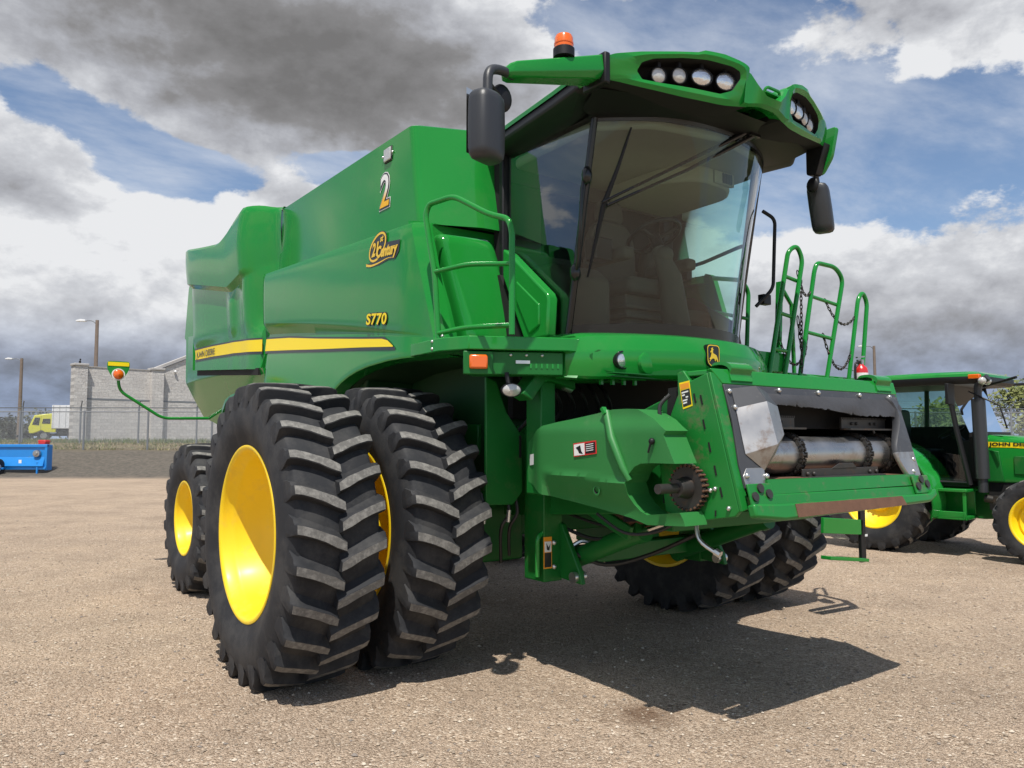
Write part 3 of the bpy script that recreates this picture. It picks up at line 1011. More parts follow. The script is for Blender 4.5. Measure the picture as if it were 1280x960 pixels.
# wipers
b = MB()
pv = Vector(ws_plan(0.25, 1.0)) + Vector((0, -0.06, 0.02))
e1 = Vector(ws_plan(-0.93, 0.60)) + Vector((0, -0.07, 0)); e1b = Vector(ws_plan(-0.90, 0.585)) + Vector((0, -0.07, 0))
b.tube([pv, pv + (e1 - pv) * 0.5 + Vector((0, -0.03, 0)), e1], [0.016, 0.012, 0.008], 8)
b.tube([pv + Vector((0.03, 0, -0.03)), pv + (e1b - pv) * 0.5 + Vector((0.02, -0.03, -0.03)), e1b], [0.016, 0.012, 0.008], 8)
b.box(pv.x - 0.04, pv.x + 0.06, pv.y - 0.02, pv.y + 0.05, pv.z - 0.05, pv.z + 0.05)
wp = b.build('wiper_arm', 'blackgloss', CABF)
b = MB()
p0 = Vector(ws_plan(-0.80, 0.93)) + Vector((0, -0.03, 0)); p1 = Vector(ws_plan(-0.90, 0.59)) + Vector((0, -0.035, 0)); p2 = Vector(ws_plan(-0.94, 0.27)) + Vector((0, -0.03, 0))
b.tube([p0, (p0 + p1) / 2 + Vector((0, -0.01, 0)), p1, (p1 + p2) / 2, p2], [0.006, 0.012, 0.018, 0.012, 0.006], 8)
b.build('wiper_blade', 'black', wp)
# grab hardware on the right front pillar
b = MB()
for t in (0.30, 0.72):
    p = Vector((-0.88, -1.25 - 0.285 * t, 2.2 + 1.45 * t))
    b.ball(p + Vector((-0.02, -0.02, 0)), (0.035, 0.035, 0.06), 10, 6)
b.tube([(-0.90, -1.36, 2.62), (-0.93, -1.42, 2.70), (-0.93, -1.46, 3.15), (-0.90, -1.45, 3.25)], 0.011, 8)
b.build('pillar_hinge', 'blackgloss', CABF)
# left door grab bar outside
b = MB(); b.tube(rounded([(0.88, -1.50, 3.31), (0.99, -1.53, 3.26), (0.99, -1.50, 2.72), (0.88, -1.42, 2.58)], 0.05), 0.014, 10)
b.build('door_grab_bar', 'black', CABF)
# green quarter panel below the right window
b = MB()
q = [(-0.62, 2.925), (-0.70, 2.88), (-1.13, 2.53), (-1.15, 2.49), (-1.13, 2.235), (-0.88, 2.225), (-0.62, 2.72)]
b.prism(q, 'x', -0.955, -0.872)
qp = b.build('quarter_panel', 'green', CABF, bevel=0.016, seg=3)
b = MB(); b.prism([(-0.80, 2.66), (-1.06, 2.46), (-1.06, 2.32), (-0.95, 2.27), (-0.80, 2.52)], 'x', -0.968, -0.95)
b.build('panel_recess', 'green', qp, bevel=0.012)
b = MB(); b.prism([(-0.55, 2.75), (-0.86, 2.2), (-0.50, 2.2), (-0.50, 2.75)], 'x', -0.93, -0.875); b.build('seal', 'void', CABF)

# ---- cowl below the windshield
b = MB(); rg = []


def cowl_y(x):
    return -1.375 - 0.325 * (1 - abs(x / 1.0) ** 2.2)


PROF = [(-0.16, 2.262), (-0.02, 2.238), (0.015, 2.225), (0.055, 2.135), (0.06, 2.115), (0.048, 2.02), (0.03, 1.965), (0.0, 1.95), (-0.10, 1.945)]
for i in range(33):
    x = -1.0 + 1.88 * i / 32
    e = max(0.0, (abs(x) - 0.86) / 0.14)
    ring = []
    for o, z in PROF:
        dz = -0.025 * (x + 0.1 > 0) * (x / 1.0) ** 2 - 0.02 * (x < 0) * x * x
        zz = z + dz
        if x < -0.86: zz = 2.1 + (zz - 2.1) * (1 - 0.10 * e)
        if x > 0.8 and z > 2.1: zz = zz - 0.06 * ((x - 0.8) / 0.16)
        ring.append((x, cowl_y(x) - o + 0.06 * e * e * (o > 0), zz))
    rg.append(ring)
b.loft(rg, False)
b.add(rg[0], [tuple(range(len(PROF)))]); b.add(rg[-1], [tuple(range(len(PROF)))])
CW = b.build('cowl', 'green', CB, smooth_deg=24)


def cowl_pt(x, z, off):
    y = cowl_y(x) - 0.055 + (2.115 - z) * 0.12
    return Vector((x, y - off, z))


# lamp pocket with a round lamp and a blank cover
b = MB()
pk = [(-0.905, 2.085), (-0.86, 2.118), (-0.40, 2.095), (-0.345, 2.05), (-0.27, 1.972), (-0.50, 1.965), (-0.80, 1.985), (-0.87, 2.02)]
pts = [cowl_pt(px, pz, 0.004) for px, pz in pk]
b.add(pts, [tuple(range(len(pts)))])
b.build('lamp_pocket', 'green_frame', CW)
pc = cowl_pt(-0.715, 2.055, 0.0)
b = MB(); b.lathe([(0.03, 0.060), (-0.008, 0.060), (-0.012, 0.052), (0.0, 0.046)], 24, 'y', pc); cl = b.build('cowl_lamp', 'blackgloss', CW)
b = MB(); b.lathe([(-0.0, 0.047), (-0.01, 0.035), (-0.013, 0.001)], 24, 'y', pc); b.build('lamp_lens', 'lamp_chrome', cl)
pc = cowl_pt(-0.545, 2.045, 0.0)
b = MB(); b.lathe([(0.02, 0.080), (0.0, 0.075), (-0.008, 0.05), (-0.010, 0.001)], 24, 'y', pc); b.build('blank_cover', 'green', CW)
b = MB()
for k in range(2): b.box(-0.86, -0.34, -1.66 + 0.02 * k, -1.60, 1.963 - 0.02 * k, 1.97 - 0.02 * k)
b.build('cowl_bracket', 'green_frame', CW)
# badge
b = MB()
bc = cowl_pt(-0.05, 2.105, 0.006)


def badge_ring(w, h, y, r):
    return [(bc.x + p[0], bc.y + y + (p[1]) * -0.0, bc.z + p[1]) for p in round2([(-w, h), (w, h), (w * 0.95, -h * 0.65), (0, -h), (-w * 0.95, -h * 0.65)], r, 4)]


b.loft([badge_ring(0.066, 0.080, 0.02, 0.03), badge_ring(0.066, 0.080, -0.008, 0.03)], True, 0); b.add(badge_ring(0.066, 0.080, -0.008, 0.03), [tuple(range(25))])
bd = b.build('badge', 'blackgloss', CW)
b = MB(); b.loft([badge_ring(0.062, 0.076, -0.0095, 0.03), badge_ring(0.056, 0.070, -0.0095, 0.028)], True); b.build('badge_border', 'gold', bd)
deer = [(-0.016, 0.046), (-0.006, 0.050), (-0.010, 0.040), (0.000, 0.040), (-0.008, 0.032), (-0.008, 0.016), (0.010, 0.010), (0.026, 0.004), (0.036, -0.010), (0.042, -0.028), (0.040, -0.046), (0.034, -0.034),
        (0.028, -0.022), (0.018, -0.022), (0.022, -0.034), (0.012, -0.030), (0.006, -0.018), (-0.010, -0.016), (-0.024, -0.022), (-0.040, -0.036), (-0.034, -0.024), (-0.040, -0.020), (-0.026, -0.008), (-0.022, 0.006),
        (-0.021, 0.020), (-0.030, 0.017), (-0.032, 0.023), (-0.022, 0.031), (-0.026, 0.044)]
b = MB(); b.prism([(bc.x + p[0], bc.z + p[1] * 1.1 + 0.004) for p in deer], 'y', bc.y - 0.0120, bc.y - 0.0085); b.build('deer_emblem', 'gold', bd)

# ================================================================== ROOF
RF = None
b = MB()


def roof_plan(e, rear=-0.33):
    h = [(-0.93 - e, rear - e * 0), (-1.00 - e, -0.7), (-1.08 - e, -1.35), (-1.12 - e, -1.62), (-1.03 - e, -1.70 - e), (-0.6, -1.82 - e), (-0.22, -1.92 - e)]
    h = [(p[0], p[1]) for p in h]
    return h + [(-p[0], p[1]) for p in reversed(h)]


def ring(pl, z, zf=None):
    out = []
    for p in pl:
        zz = z
        if zf: zz = z + zf(p[0], p[1])
        out.append((p[0], p[1], zz))
    return out


droop = lambda x, y: -0.05 * smooth((-0.55 - y) / -0.35) if y > -0.8 else 0.0
inner = [(x * 0.84, -0.40 + (y + 0.40) * 0.80) for x, y in roof_plan(0)]
b.loft([ring(inner, 3.64), ring(roof_plan(-0.03), 3.675, droop), ring(roof_plan(0), 3.70, droop), ring(roof_plan(-0.01), 3.765, droop)], True)
b.add(ring(inner, 3.64), [tuple(range(14))])
RF = b.build('roof', 'black', CB, bevel=0.012, smooth_deg=30)
b = MB()
b.loft([ring(roof_plan(0.002), 3.762, droop), ring(roof_plan(0.004), 3.79, droop), ring([(x * 0.95, -0.40 + (y + 0.40) * 0.93) for x, y in roof_plan(0)], 3.835, droop),
        ring([(x * 0.80, -0.45 + (y + 0.45) * 0.84) for x, y in roof_plan(0)], 3.87), ring([(x * 0.3, -0.9 + (y + 0.9) * 0.3) for x, y in roof_plan(0)], 3.885)], True)
b.add(ring([(x * 0.3, -0.9 + (y + 0.9) * 0.3) for x, y in roof_plan(0)], 3.885), [tuple(range(14))])
b.build('roof_cap', 'green', RF, smooth_deg=40)

# front brow with two light pods
TOPL = [(-1.135, 3.775), (-1.10, 3.815), (-1.04, 3.838), (-0.9, 3.862), (-0.7, 3.885), (-0.56, 3.898), (-0.52, 3.913), (-0.40, 3.908), (-0.27, 3.882), (-0.215, 3.862)]
BOTL = [(-0.165, 3.64), (-0.24, 3.628), (-0.35, 3.622), (-0.605, 3.640), (-0.90, 3.672), (-1.04, 3.69), (-1.10, 3.683), (-1.132, 3.70)]
INST = [(-0.905, 3.755), (-0.885, 3.805), (-0.82, 3.832), (-0.65, 3.855), (-0.50, 3.862), (-0.33, 3.846), (-0.272, 3.825)]
INSB = [(-0.262, 3.785), (-0.30, 3.712), (-0.376, 3.684), (-0.554, 3.696), (-0.754, 3.704), (-0.865, 3.712)]


def brow_y(x):
    if x > 0: return -2.225 + 0.20 * (max(0, x - 0.2) / 0.76) ** 1.15
    x = abs(x)
    return -2.225 + 0.36 * (max(0, x - 0.2) / 0.93) ** 1.15


def resample(poly, n):
    P = [Vector((p[0], p[1])) for p in poly]; K = len(P)
    L_ = [(P[(i + 1) % K] - P[i]).length for i in range(K)]; T = sum(L_); out = []
    for k in range(n):
        d = T * k / n; i = 0
        while d > L_[i] and i < K - 1: d -= L_[i]; i += 1
        q = P[i] + (P[(i + 1) % K] - P[i]) * (d / max(L_[i], 1e-6)); out.append((q.x, q.y))
    return out


def brow(sx):
    b = MB()
    O = TOPL + BOTL; I = INST + INSB
    # parameterise by angle about the pod centre so the two outlines pair up
    c0 = (-0.60, 3.77)

    def byang(poly, n):
        poly = resample(poly, 400); res = []
        al = [(atan2((p[1] - c0[1]) * 3.2, p[0] - c0[0]), p) for p in poly]
        for k in range(n):
            a = -pi + 2 * pi * k / n
            res.append(min(al, key=lambda q: abs((q[0] - a + pi) % (2 * pi) - pi))[1])
        return res
    n = 72
    o = byang(O, n); i = byang(I, n)
    lean = lambda z: 0.10 * (3.85 - z) / 0.2        # lower edge set back

    def V(p, back=0.0):
        X = p[0] if sx < 0 else (-p[0] if -p[0] < 0.2 else 0.2 + (-p[0] - 0.2) * 0.82)
        return (X, brow_y(X) + lean(p[1]) * 0.6 + back, p[1])
    mid = [(a[0] * 0.5 + c_[0] * 0.5, a[1] * 0.5 + c_[1] * 0.5) for a, c_ in zip(o, i)]
    ro = [V(p) for p in o]
    rm = [(q[0], q[1] - 0.012, q[2]) for q in (V(p) for p in mid)]
    ri = [V(p) for p in i]
    c_in = [(c0[0] + (p[0] - c0[0]) * 0.97, c0[1] + (p[1] - c0[1]) * 0.94) for p in i]
    rb_ = [V(p, 0.13) for p in c_in]
    b.loft([ro, rm, ri], True, 0)
    b.loft([ri, rb_], True, 1); b.add(rb_, [tuple(range(n))], 1)
    # return of the outer edge to the roof
    back = [((q[0] * 0.97), q[1] + 0.30 + 0.12 * (1 - abs(q[0])), q[2] + (-0.02 if q[2] > 3.77 else 0.015)) for q in ro]
    cols = [1 if q[2] < 3.72 else 0 for q in ro]
    for k in range(n):
        k2 = (k + 1) % n
        b.add([ro[k], ro[k2], back[k2], back[k]], [(0, 1, 2, 3)], 1 if (ro[k][2] + ro[k2][2]) / 2 < 3.70 else 0)
    o_ = b.build('light_brow', ['green', 'void'], RF, smooth_deg=32)
    # lamps
    for (lx, lz, rx_, rz_, m) in ((-0.758, 3.752, 0.047, 0.047, 'lens'), (-0.632, 3.766, 0.047, 0.047, 'lens'), (-0.490, 3.774, 0.068, 0.050, 'lamp_chrome'), (-0.335, 3.768, 0.064, 0.052, 'lamp_chrome')):
        X = lx if sx < 0 else 0.2 + (-lx - 0.2) * 0.82
        y = brow_y(X) + 0.055
        ax = Vector((-0.36 if X < 0 else 0.05, -0.93, -0.10)).normalized()
        u = ax.cross(Vector((0, 0, 1))).normalized(); v = u.cross(ax)
        cc = Vector((X, y, lz))

        def rg_(k, d): return [cc + u * (rx_ * k * cos(2 * pi * t / 24)) + v * (rz_ * k * sin(2 * pi * t / 24)) + ax * d for t in range(24)]
        h = MB(); h.loft([rg_(0.9, -0.05), rg_(1.10, -0.02), rg_(1.10, 0.008), rg_(1.0, 0.010), rg_(0.98, 0.0)], True)
        h.box(X - 0.012, X + 0.012, y - 0.01, y + 0.01, lz + rz_, lz + rz_ + 0.035)
        ho = h.build('work_lamp', 'black', o_)
        h = MB(); R_ = [rg_(0.985, 0.002), rg_(0.7, 0.012), rg_(0.3, 0.016), rg_(0.02, 0.017)]
        h.loft(R_, True); h.build('lamp_lens', m, ho, smooth_deg=60)
    return o_


BRR = brow(-1); BRL = brow(1)
# centre saddle between the pods
b = MB(); rg = []
for x in (-0.23, -0.19, -0.14, -0.07, 0, 0.07, 0.14, 0.19, 0.23):
    t = smooth((abs(x) - 0.07) / 0.15)
    zt1 = 3.715 + (3.85 - 3.715) * t; zb1 = 3.655 - 0.02 * t
    y = -2.215 - 0.03 * (1 - t)
    rg.append([(x, -1.75, zt1 + 0.03), (x, y + 0.03, zt1 + 0.012), (x, y, zt1 - 0.01), (x, y + 0.025, zb1 + 0.01), (x, y + 0.06, zb1), (x, y + 0.14, zb1 + 0.03)])
b.loft(rg, False)
b.build('brow_saddle', 'green', RF, smooth_deg=30)
# underside of brow
b = MB(); rg = []
for i in range(17):
    x = -1.06 + 1.98 * i / 16
    y = brow_y(x) + 0.16
    rg.append([(x, y, 3.648 + 0.03 * abs(x)), (x * 0.95, y + 0.18, 3.625), (x * 0.86, -1.52 - 0.32 * (1 - (x / 1.06) ** 2), 3.615), (x * 0.8, -1.2, 3.64)])
b.loft(rg, False)
b.build('brow_underside', 'black', RF, smooth_deg=40)
# receiver loop on saddle
b = MB()
b.tube(rounded([(-0.02, -2.16, 3.72), (-0.02, -2.20, 3.80), (0.13, -2.20, 3.80), (0.13, -2.16, 3.72)], 0.03), 0.010, 8)
b.box(-0.02, 0.13, -2.2, -2.0, 3.765, 3.775)
b.build('receiver_bracket', 'green', RF)
# mirror arms
b = MB()
rg = []
for t in (0, 0.08, 0.5, 0.92, 0.97, 1.0):
    x = -1.10 - 0.70 * t; k = 1 - 0.12 * t - (0.5 if t == 1 else 0.14 if t == 0.97 else 0)
    zc = 3.755 - 0.215 * t; hw = 0.085 * k * (1 - 0.25 * t); hh = 0.072 * k * (1 - 0.32 * t)
    yc = -1.80 - 0.02 * t
    rg.append([(x, yc - hw, zc - hh * 0.55), (x, yc - hw * 1.05, zc - hh * 0.35), (x, yc - hw * 0.9, zc + hh), (x, yc + hw, zc + hh * 1.05), (x, yc + hw, zc - hh), (x, yc - hw * 0.7, zc - hh)])
b.loft(rg, True, 0, True)
b.build('mirror_arm', 'green', RF, bevel=0.01, smooth_deg=30)
b = MB(); b.box(-1.13, -1.085, -1.90, -1.70, 3.64, 3.83); b.build('arm_joint', 'black', RF, bevel=0.01)
# beacon
bx, by, bz = -1.385, -1.83, 3.735
b = MB(); b.lathe([(0, 0.001), (0, 0.062), (0.05, 0.062), (0.055, 0.056)], 24, 'z', (bx, by, bz)); bc_ = b.build('beacon', 'black', RF)
b = MB(); b.lathe([(0.05, 0.055), (0.115, 0.053), (0.13, 0.046), (0.135, 0.001)], 24, 'z', (bx, by, bz)); b.lathe([(0.075, 0.0565), (0.08, 0.0575), (0.085, 0.0565)], 24, 'z', (bx, by, bz))
b.build('beacon_lens', 'amber', bc_)


def mirror(xc, yc, z0, z1, w, d, rz, name='mirror', lean=0.0):
    b = MB(); rg = []
    sec = round2([(-w / 2, d * 0.35), (w / 2, d * 0.35), (w / 2 * 0.95, -d * 0.45), (0, -d * 0.62), (-w / 2 * 0.95, -d * 0.45)], w * 0.20, 4)
    H = z1 - z0
    for t, k in ((0, 0.55), (0.02, 0.80), (0.07, 0.95), (0.15, 1.0), (0.5, 1.02), (0.85, 1.0), (0.93, 0.94), (0.98, 0.80), (1.0, 0.55)):
        rg.append([(xc + lean * (1 - t) + (p[0] * cos(rz) - p[1] * sin(rz)) * k, yc + (p[0] * sin(rz) + p[1] * cos(rz)) * k, z0 + H * t) for p in sec])
    b.loft(rg, True, 0, True)
    o = b.build(name, 'grey_plastic', RF, smooth_deg=45)
    return o


mr = mirror(-2.0, -1.94, 2.965, 3.325, 0.205, 0.14, 0.30)
b = MB()
nrm = Vector((sin(0.30), -cos(0.30), 0))
g = Vector((-2.0, -1.94, 0)) - nrm * 0.0525
tx = Vector((cos(0.30), sin(0.30), 0))
b.add([tuple(g + tx * -0.09 + Vector((0, 0, 3.0))), tuple(g + tx * 0.09 + Vector((0, 0, 3.0))), tuple(g + tx * 0.09 + Vector((0, 0, 3.34))), tuple(g + tx * -0.09 + Vector((0, 0, 3.34)))], [(0, 1, 2, 3)])
b.build('mirror_glass', 'chrome', mr)
b = MB()
b.tube(rounded([(-1.74, -1.82, 3.535), (-1.84, -1.84, 3.535), (-1.945, -1.88, 3.49), (-1.955, -1.89, 3.30)], 0.08, 6), 0.026, 12)
b.build('mirror_bracket', 'grey_plastic', mr)
b = MB()
b.ball((-1.80, -1.80, 3.40), (0.065, 0.03, 0.078), 20, 10); b.cyl((-1.80, -1.80, 3.40), (-1.94, -1.87, 3.43), 0.012, 8)
b.build('convex_mirror', 'black', mr)
# left side
b = MB()
b.prism(round2([(-2.05, 3.84), (-1.84, 3.84), (-1.82, 3.53), (-1.92, 3.51), (-2.0, 3.62)], 0.03, 3), 'x', 1.02, 1.055, 0)
b.build('mirror_arm', 'green', RF, bevel=0.015)
b = MB(); b.prism(round2([(-2.00, 3.72), (-1.84, 3.74), (-1.84, 3.51), (-1.92, 3.495)], 0.02, 3), 'x', 0.945, 1.018); b.build('arm_joint', 'black', RF, bevel=0.01)
ml = mirror(1.05, -1.86, 3.10, 3.46, 0.160, 0.115, -1.2, lean=0.075)
b = MB(); b.cyl((0.985, -1.89, 3.53), (1.05, -1.87, 3.39), 0.020, 10); b.build('mirror_bracket', 'grey_plastic', ml)
b = MB(); b.ball((0.93, -1.90, 3.42), (0.02, 0.05, 0.058), 18, 8); b.cyl((0.93, -1.90, 3.42), (1.03, -1.87, 3.42), 0.010, 8); b.build('convex_mirror', 'black', ml)

# ================================================================== RIGHT PLATFORM, HANDRAIL
b = MB()
pf = [(-1.66, -0.55), (-1.675, -0.95), (-1.59, -1.16), (-1.03, -1.43), (-0.9, -1.43), (-0.9, -0.5)]
b.prism(pf, 'z', 2.105, 2.19)
RP = b.build('right_platform', 'green', CB, bevel=0.006)
bolts('platform_bolt', 'bolt', RP, ((-1.672, -0.86, 2.175), (-1.672, -0.86, 2.128), (-1.64, -0.93, 2.205)), 0.011)
b = MB()
fb = [(-1.60, -1.11), (-1.03, -1.385), (-0.95, -1.30), (-1.45, -0.98)]
b.prism(fb, 'z', 1.955, 2.10)
FBm = b.build('front_beam', 'green_frame', CB, bevel=0.006)
bd_ = Vector((0.57, -0.275, 0)).normalized(); bn = Vector((-0.435, -0.90, 0)).normalized()


def onbeam(t, z, off=0.0):
    p = Vector((-1.60, -1.11, z)) + bd_ * t + bn * off
    return p


b = MB()
b.bar(onbeam(0.0, 2.025, 0.012), onbeam(0.185, 2.025, 0.012), 0.024, 0.145)
lb = b.build('turn_signal', 'green_frame', FBm, bevel=0.006)
b = MB(); b.bar(onbeam(0.035, 2.03, 0.034), onbeam(0.15, 2.03, 0.034), 0.026, 0.088); b.build('amber_lens', 'amber', lb, bevel=0.012)
bolts('beam_bolt', 'bolt', FBm, [onbeam(t, 2.078, 0.002) for t in (0.30, 0.40, 0.50)], 0.011)
b = MB()
b.bar(onbeam(0.33, 2.035, 0.004), onbeam(0.42, 2.035, 0.004), 0.008, 0.02)
b.build('latch_plate', 'bolt', FBm)
b = MB()
for k in range(6): b.prism([(-1.0, 0), (0, 0)], 'x', 0, 0) if False else b.bar(onbeam(0.42 + 0.035 * k, 2.012, 0.002), onbeam(0.432 + 0.035 * k, 2.012, 0.002), 0.004, 0.03)
b.build('slot_sun_paint', 'green', FBm)  # sunlight on the beam slots put in as bars of brighter green
# hanging work lamp
b = MB()
c0 = Vector((-1.37, -1.30, 1.855))
ax = Vector((-0.25, -0.95, -0.15)).normalized(); u = ax.cross(Vector((0, 0, 1))).normalized(); v = u.cross(ax)


def el_(k, d, a=0.062, c_=0.040): return [c0 + u * (a * k * cos(2 * pi * t / 24)) + v * (c_ * k * sin(2 * pi * t / 24)) + ax * d for t in range(24)]


b.loft([el_(0.3, -0.07), el_(0.85, -0.05), el_(1.08, -0.01), el_(1.08, 0.006), el_(0.98, 0.008)], True, 0, False)
b.cyl(c0 + Vector((0, 0.03, 0.04)), c0 + Vector((0, 0.05, 0.11)), 0.014, 8)
hw = b.build('step_lamp', 'black', CB)
b = MB(); b.loft([el_(1.0, 0.004), el_(0.6, 0.018), el_(0.02, 0.022)], True); b.build('lamp_lens', 'lens', hw, smooth_deg=60)
# handrail
A0 = Vector((-1.62, -0.848, 2.19)); A1 = Vector((-1.648, -0.718, 3.03))
b = MB()
b.tube(rounded([A0, (-1.628, -0.81, 2.62), A1, (-1.638, -0.745, 3.10), (-1.593, -0.978, 3.105), (-1.528, -1.29, 2.924), (-1.495, -1.44, 2.87), (-1.49, -1.471, 2.79), (-1.49, -1.471, 2.17)], 0.07, 5), 0.0185, 12)
b.tube(rounded([(-1.629, -0.806, 2.638), (-1.565, -1.10, 2.645), (-1.49, -1.471, 2.592)], 0.1, 5), 0.016, 10)
b.tube(rounded([(-1.622, -0.845, 2.232), (-1.565, -1.08, 2.25), (-1.49, -1.471, 2.225)], 0.1, 5), 0.017, 10)
b.build('handrail', 'green', RP, smooth_deg=60)

# ================================================================== LEFT PLATFORM, RAILS, LADDER
b = MB()
b.box(0.98, 2.40, -1.30, -0.5, 2.06, 2.10)
b.box(0.92, 1.30, -1.38, -1.34, 2.09, 2.245); b.box(1.26, 1.30, -1.34, -0.9, 2.09, 2.245); b.box(0.92, 2.40, -1.34, -1.30, 2.03, 2.10)
LP_ = b.build('left_platform', 'green', CB, bevel=0.005)
GREENR = 0.019


def rail(name, pl, rungs, r=GREENR, rad=0.09):
    b = MB(); b.tube(rounded(pl, rad, 6), r, 12)
    for a, c_ in rungs: b.tube([a, c_], r * 0.85, 8)
    return b.build(name, 'green', LP_, smooth_deg=60)


RA = -1.40
rail('ladder_rail', [(1.055, RA, 2.05), (1.34, RA, 3.085), (1.43, RA - 0.02, 3.14), (1.49, RA - 0.03, 3.03), (1.245, RA, 2.03)],
     [((1.115, RA, 2.27), (1.30, RA, 2.26)), ((1.20, RA, 2.565), (1.37, RA, 2.545)), ((1.285, RA, 2.87), (1.445, RA, 2.85))], rad=0.07)
rail('ladder_rail', [(1.455, RA, 2.05), (1.70, RA, 2.97), (1.74, RA, 3.04), (1.98, RA - 0.02, 3.03), (2.09, RA - 0.02, 2.94), (1.83, RA, 2.04)],
     [((1.555, RA, 2.44), (1.935, RA, 2.41)), ((1.64, RA, 2.745), (2.02, RA, 2.71)), ((1.47, RA, 2.08), (1.84, RA, 2.05))], rad=0.09)
rail('ladder_rail', [(2.16, RA, 2.03), (2.355, RA, 2.80), (2.43, RA, 2.87), (2.50, RA, 2.78), (2.39, RA, 2.16)], [], rad=0.07)
rail('rear_rail', [(0.98, -0.9, 2.9), (1.38, -0.9, 2.93), (1.48, -0.9, 2.85), (1.42, -0.9, 2.08)], [((0.98, -0.9, 2.62), (1.46, -0.9, 2.60)), ((0.98, -0.9, 2.34), (1.44, -0.9, 2.32))])
b = MB(); b.bar((1.44, -1.2, 2.06), (1.50, -1.2, 2.88), 0.05, 0.03); b.tube([(1.50, -1.2, 2.86), (1.66, -1.2, 2.70), (1.68, -1.2, 2.06)], 0.018, 8)
b.build('gate_post', 'green', LP_)
b = MB(); b.box(0.93, 1.02, -1.46, -1.40, 2.60, 2.68); b.build('door_catch', 'black', LP_, bevel=0.006)


def chain(a, c_, sag, n):
    b = MB(); a = Vector(a); c_ = Vector(c_)
    P = []
    for k in range(n + 1):
        t = k / n; p = a.lerp(c_, t); p.z -= sag * 4 * t * (1 - t); P.append(p)
    for k in range(n):
        m = (P[k] + P[k + 1]) / 2; d = P[k + 1] - P[k]; ln = d.length * 0.72; d.normalize()
        s = d.cross(Vector((0, 1, 0))).normalized() if k % 2 else Vector((0, 1, 0))
        b.tube([m + d * (ln * cos(2 * pi * j / 10)) + s * (0.010 * sin(2 * pi * j / 10)) for j in range(10)], 0.0042, 5, closed=True)
    return b.build('safety_chain', 'iron', LP_)


chain((1.46, RA, 2.93), (1.63, RA, 2.78), 0.10, 9)
chain((1.45, RA, 2.55), (1.58, RA, 2.48), 0.28, 16)
chain((1.20, RA, 2.34), (1.53, RA, 2.26), 0.14, 14)
chain((1.84, RA, 2.74), (2.29, RA, 2.63), 0.13, 18)
chain((1.80, RA, 2.44), (2.22, RA, 2.32), 0.22, 22)
chain((1.475, RA - 0.02, 2.86), (1.46, RA - 0.02, 2.10), 0.0, 22)
b = MB()
b.bar((2.65, -1.20, 0.445), (2.65, -1.20, 1.02), 0.03, 0.078); b.bar((2.65, -1.20, 1.0), (2.39, -1.25, 2.06), 0.03, 0.06)
ld = b.build('ladder', 'black', LP_, bevel=0.004)
b = MB(); b.bar((2.07, -1.20, 0.535), (2.64, -1.22, 0.470), 0.10, 0.03); b.build('ladder_step', 'green', ld, bevel=0.004)
b = MB(); b.bar((2.03, -1.20, 0.815), (2.64, -1.20, 0.76), 0.03, 0.135); b.build('ladder_step', 'green', ld, bevel=0.004)
b = MB(); b.box(2.63, 2.668, -1.243, -1.2395, 0.68, 0.70); b.build('decal', 'white_decal', ld)

# ================================================================== FEEDER HOUSE
def fp(x, z, o=0.0):
    return (x, -2.457 - (1.9 - z) * 0.2676 - 0.966 * o, z + 0.2585 * o)


def fslab(b, poly, o0, o1, mi=0):
    n = len(poly)
    A = [fp(p[0], p[1], o0) for p in poly]; B = [fp(p[0], p[1], o1) for p in poly]
    b.add(A + B, [tuple(range(n)), tuple(range(2 * n - 1, n - 1, -1))] + [(i, n + i, n + (i + 1) % n, (i + 1) % n) for i in range(n)], mi)
    return b


b = MB()
b.prism([(-0.45, 1.42), (-0.45, 1.60), (-1.75, 1.69), (-2.30, 1.88), (-2.36, 1.66)], 'x', -0.80, 0.80)
b.prism([(-0.45, 1.0), (-0.45, 1.08), (-2.36, 1.24), (-2.36, 1.16)], 'x', -0.80, 0.80)
b.prism([(-0.45, 1.0), (-0.45, 1.60), (-1.75, 1.69), (-2.30, 1.88), (-2.38, 1.16)], 'x', -0.82, -0.785)
b.prism([(-0.45, 1.0), (-0.45, 1.60), (-1.75, 1.69), (-2.30, 1.88), (-2.38, 1.16)], 'x', 0.785, 0.82)
FH = b.build('feeder_house', 'green_frame', CB, bevel=0.01)
b = MB(); b.box(-0.78, 0.78, -1.7, -1.66, 1.1, 1.66); b.box(-0.90, 0.90, -2.385, -2.37, 1.62, 1.89)  # black plates added so the inside of the feeder looks shaded
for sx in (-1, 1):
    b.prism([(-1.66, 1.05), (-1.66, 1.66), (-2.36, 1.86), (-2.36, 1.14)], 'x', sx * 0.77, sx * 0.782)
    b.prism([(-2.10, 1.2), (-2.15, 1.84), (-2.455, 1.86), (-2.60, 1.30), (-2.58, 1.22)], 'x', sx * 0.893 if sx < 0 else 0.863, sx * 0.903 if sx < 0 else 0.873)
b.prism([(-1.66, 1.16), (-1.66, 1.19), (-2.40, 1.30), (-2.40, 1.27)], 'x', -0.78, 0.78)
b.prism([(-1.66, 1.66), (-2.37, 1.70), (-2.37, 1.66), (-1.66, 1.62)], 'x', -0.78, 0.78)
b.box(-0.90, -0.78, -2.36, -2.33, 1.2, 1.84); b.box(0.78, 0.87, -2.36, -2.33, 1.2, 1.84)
b.build('feeder_shade_plates', 'void', FH)
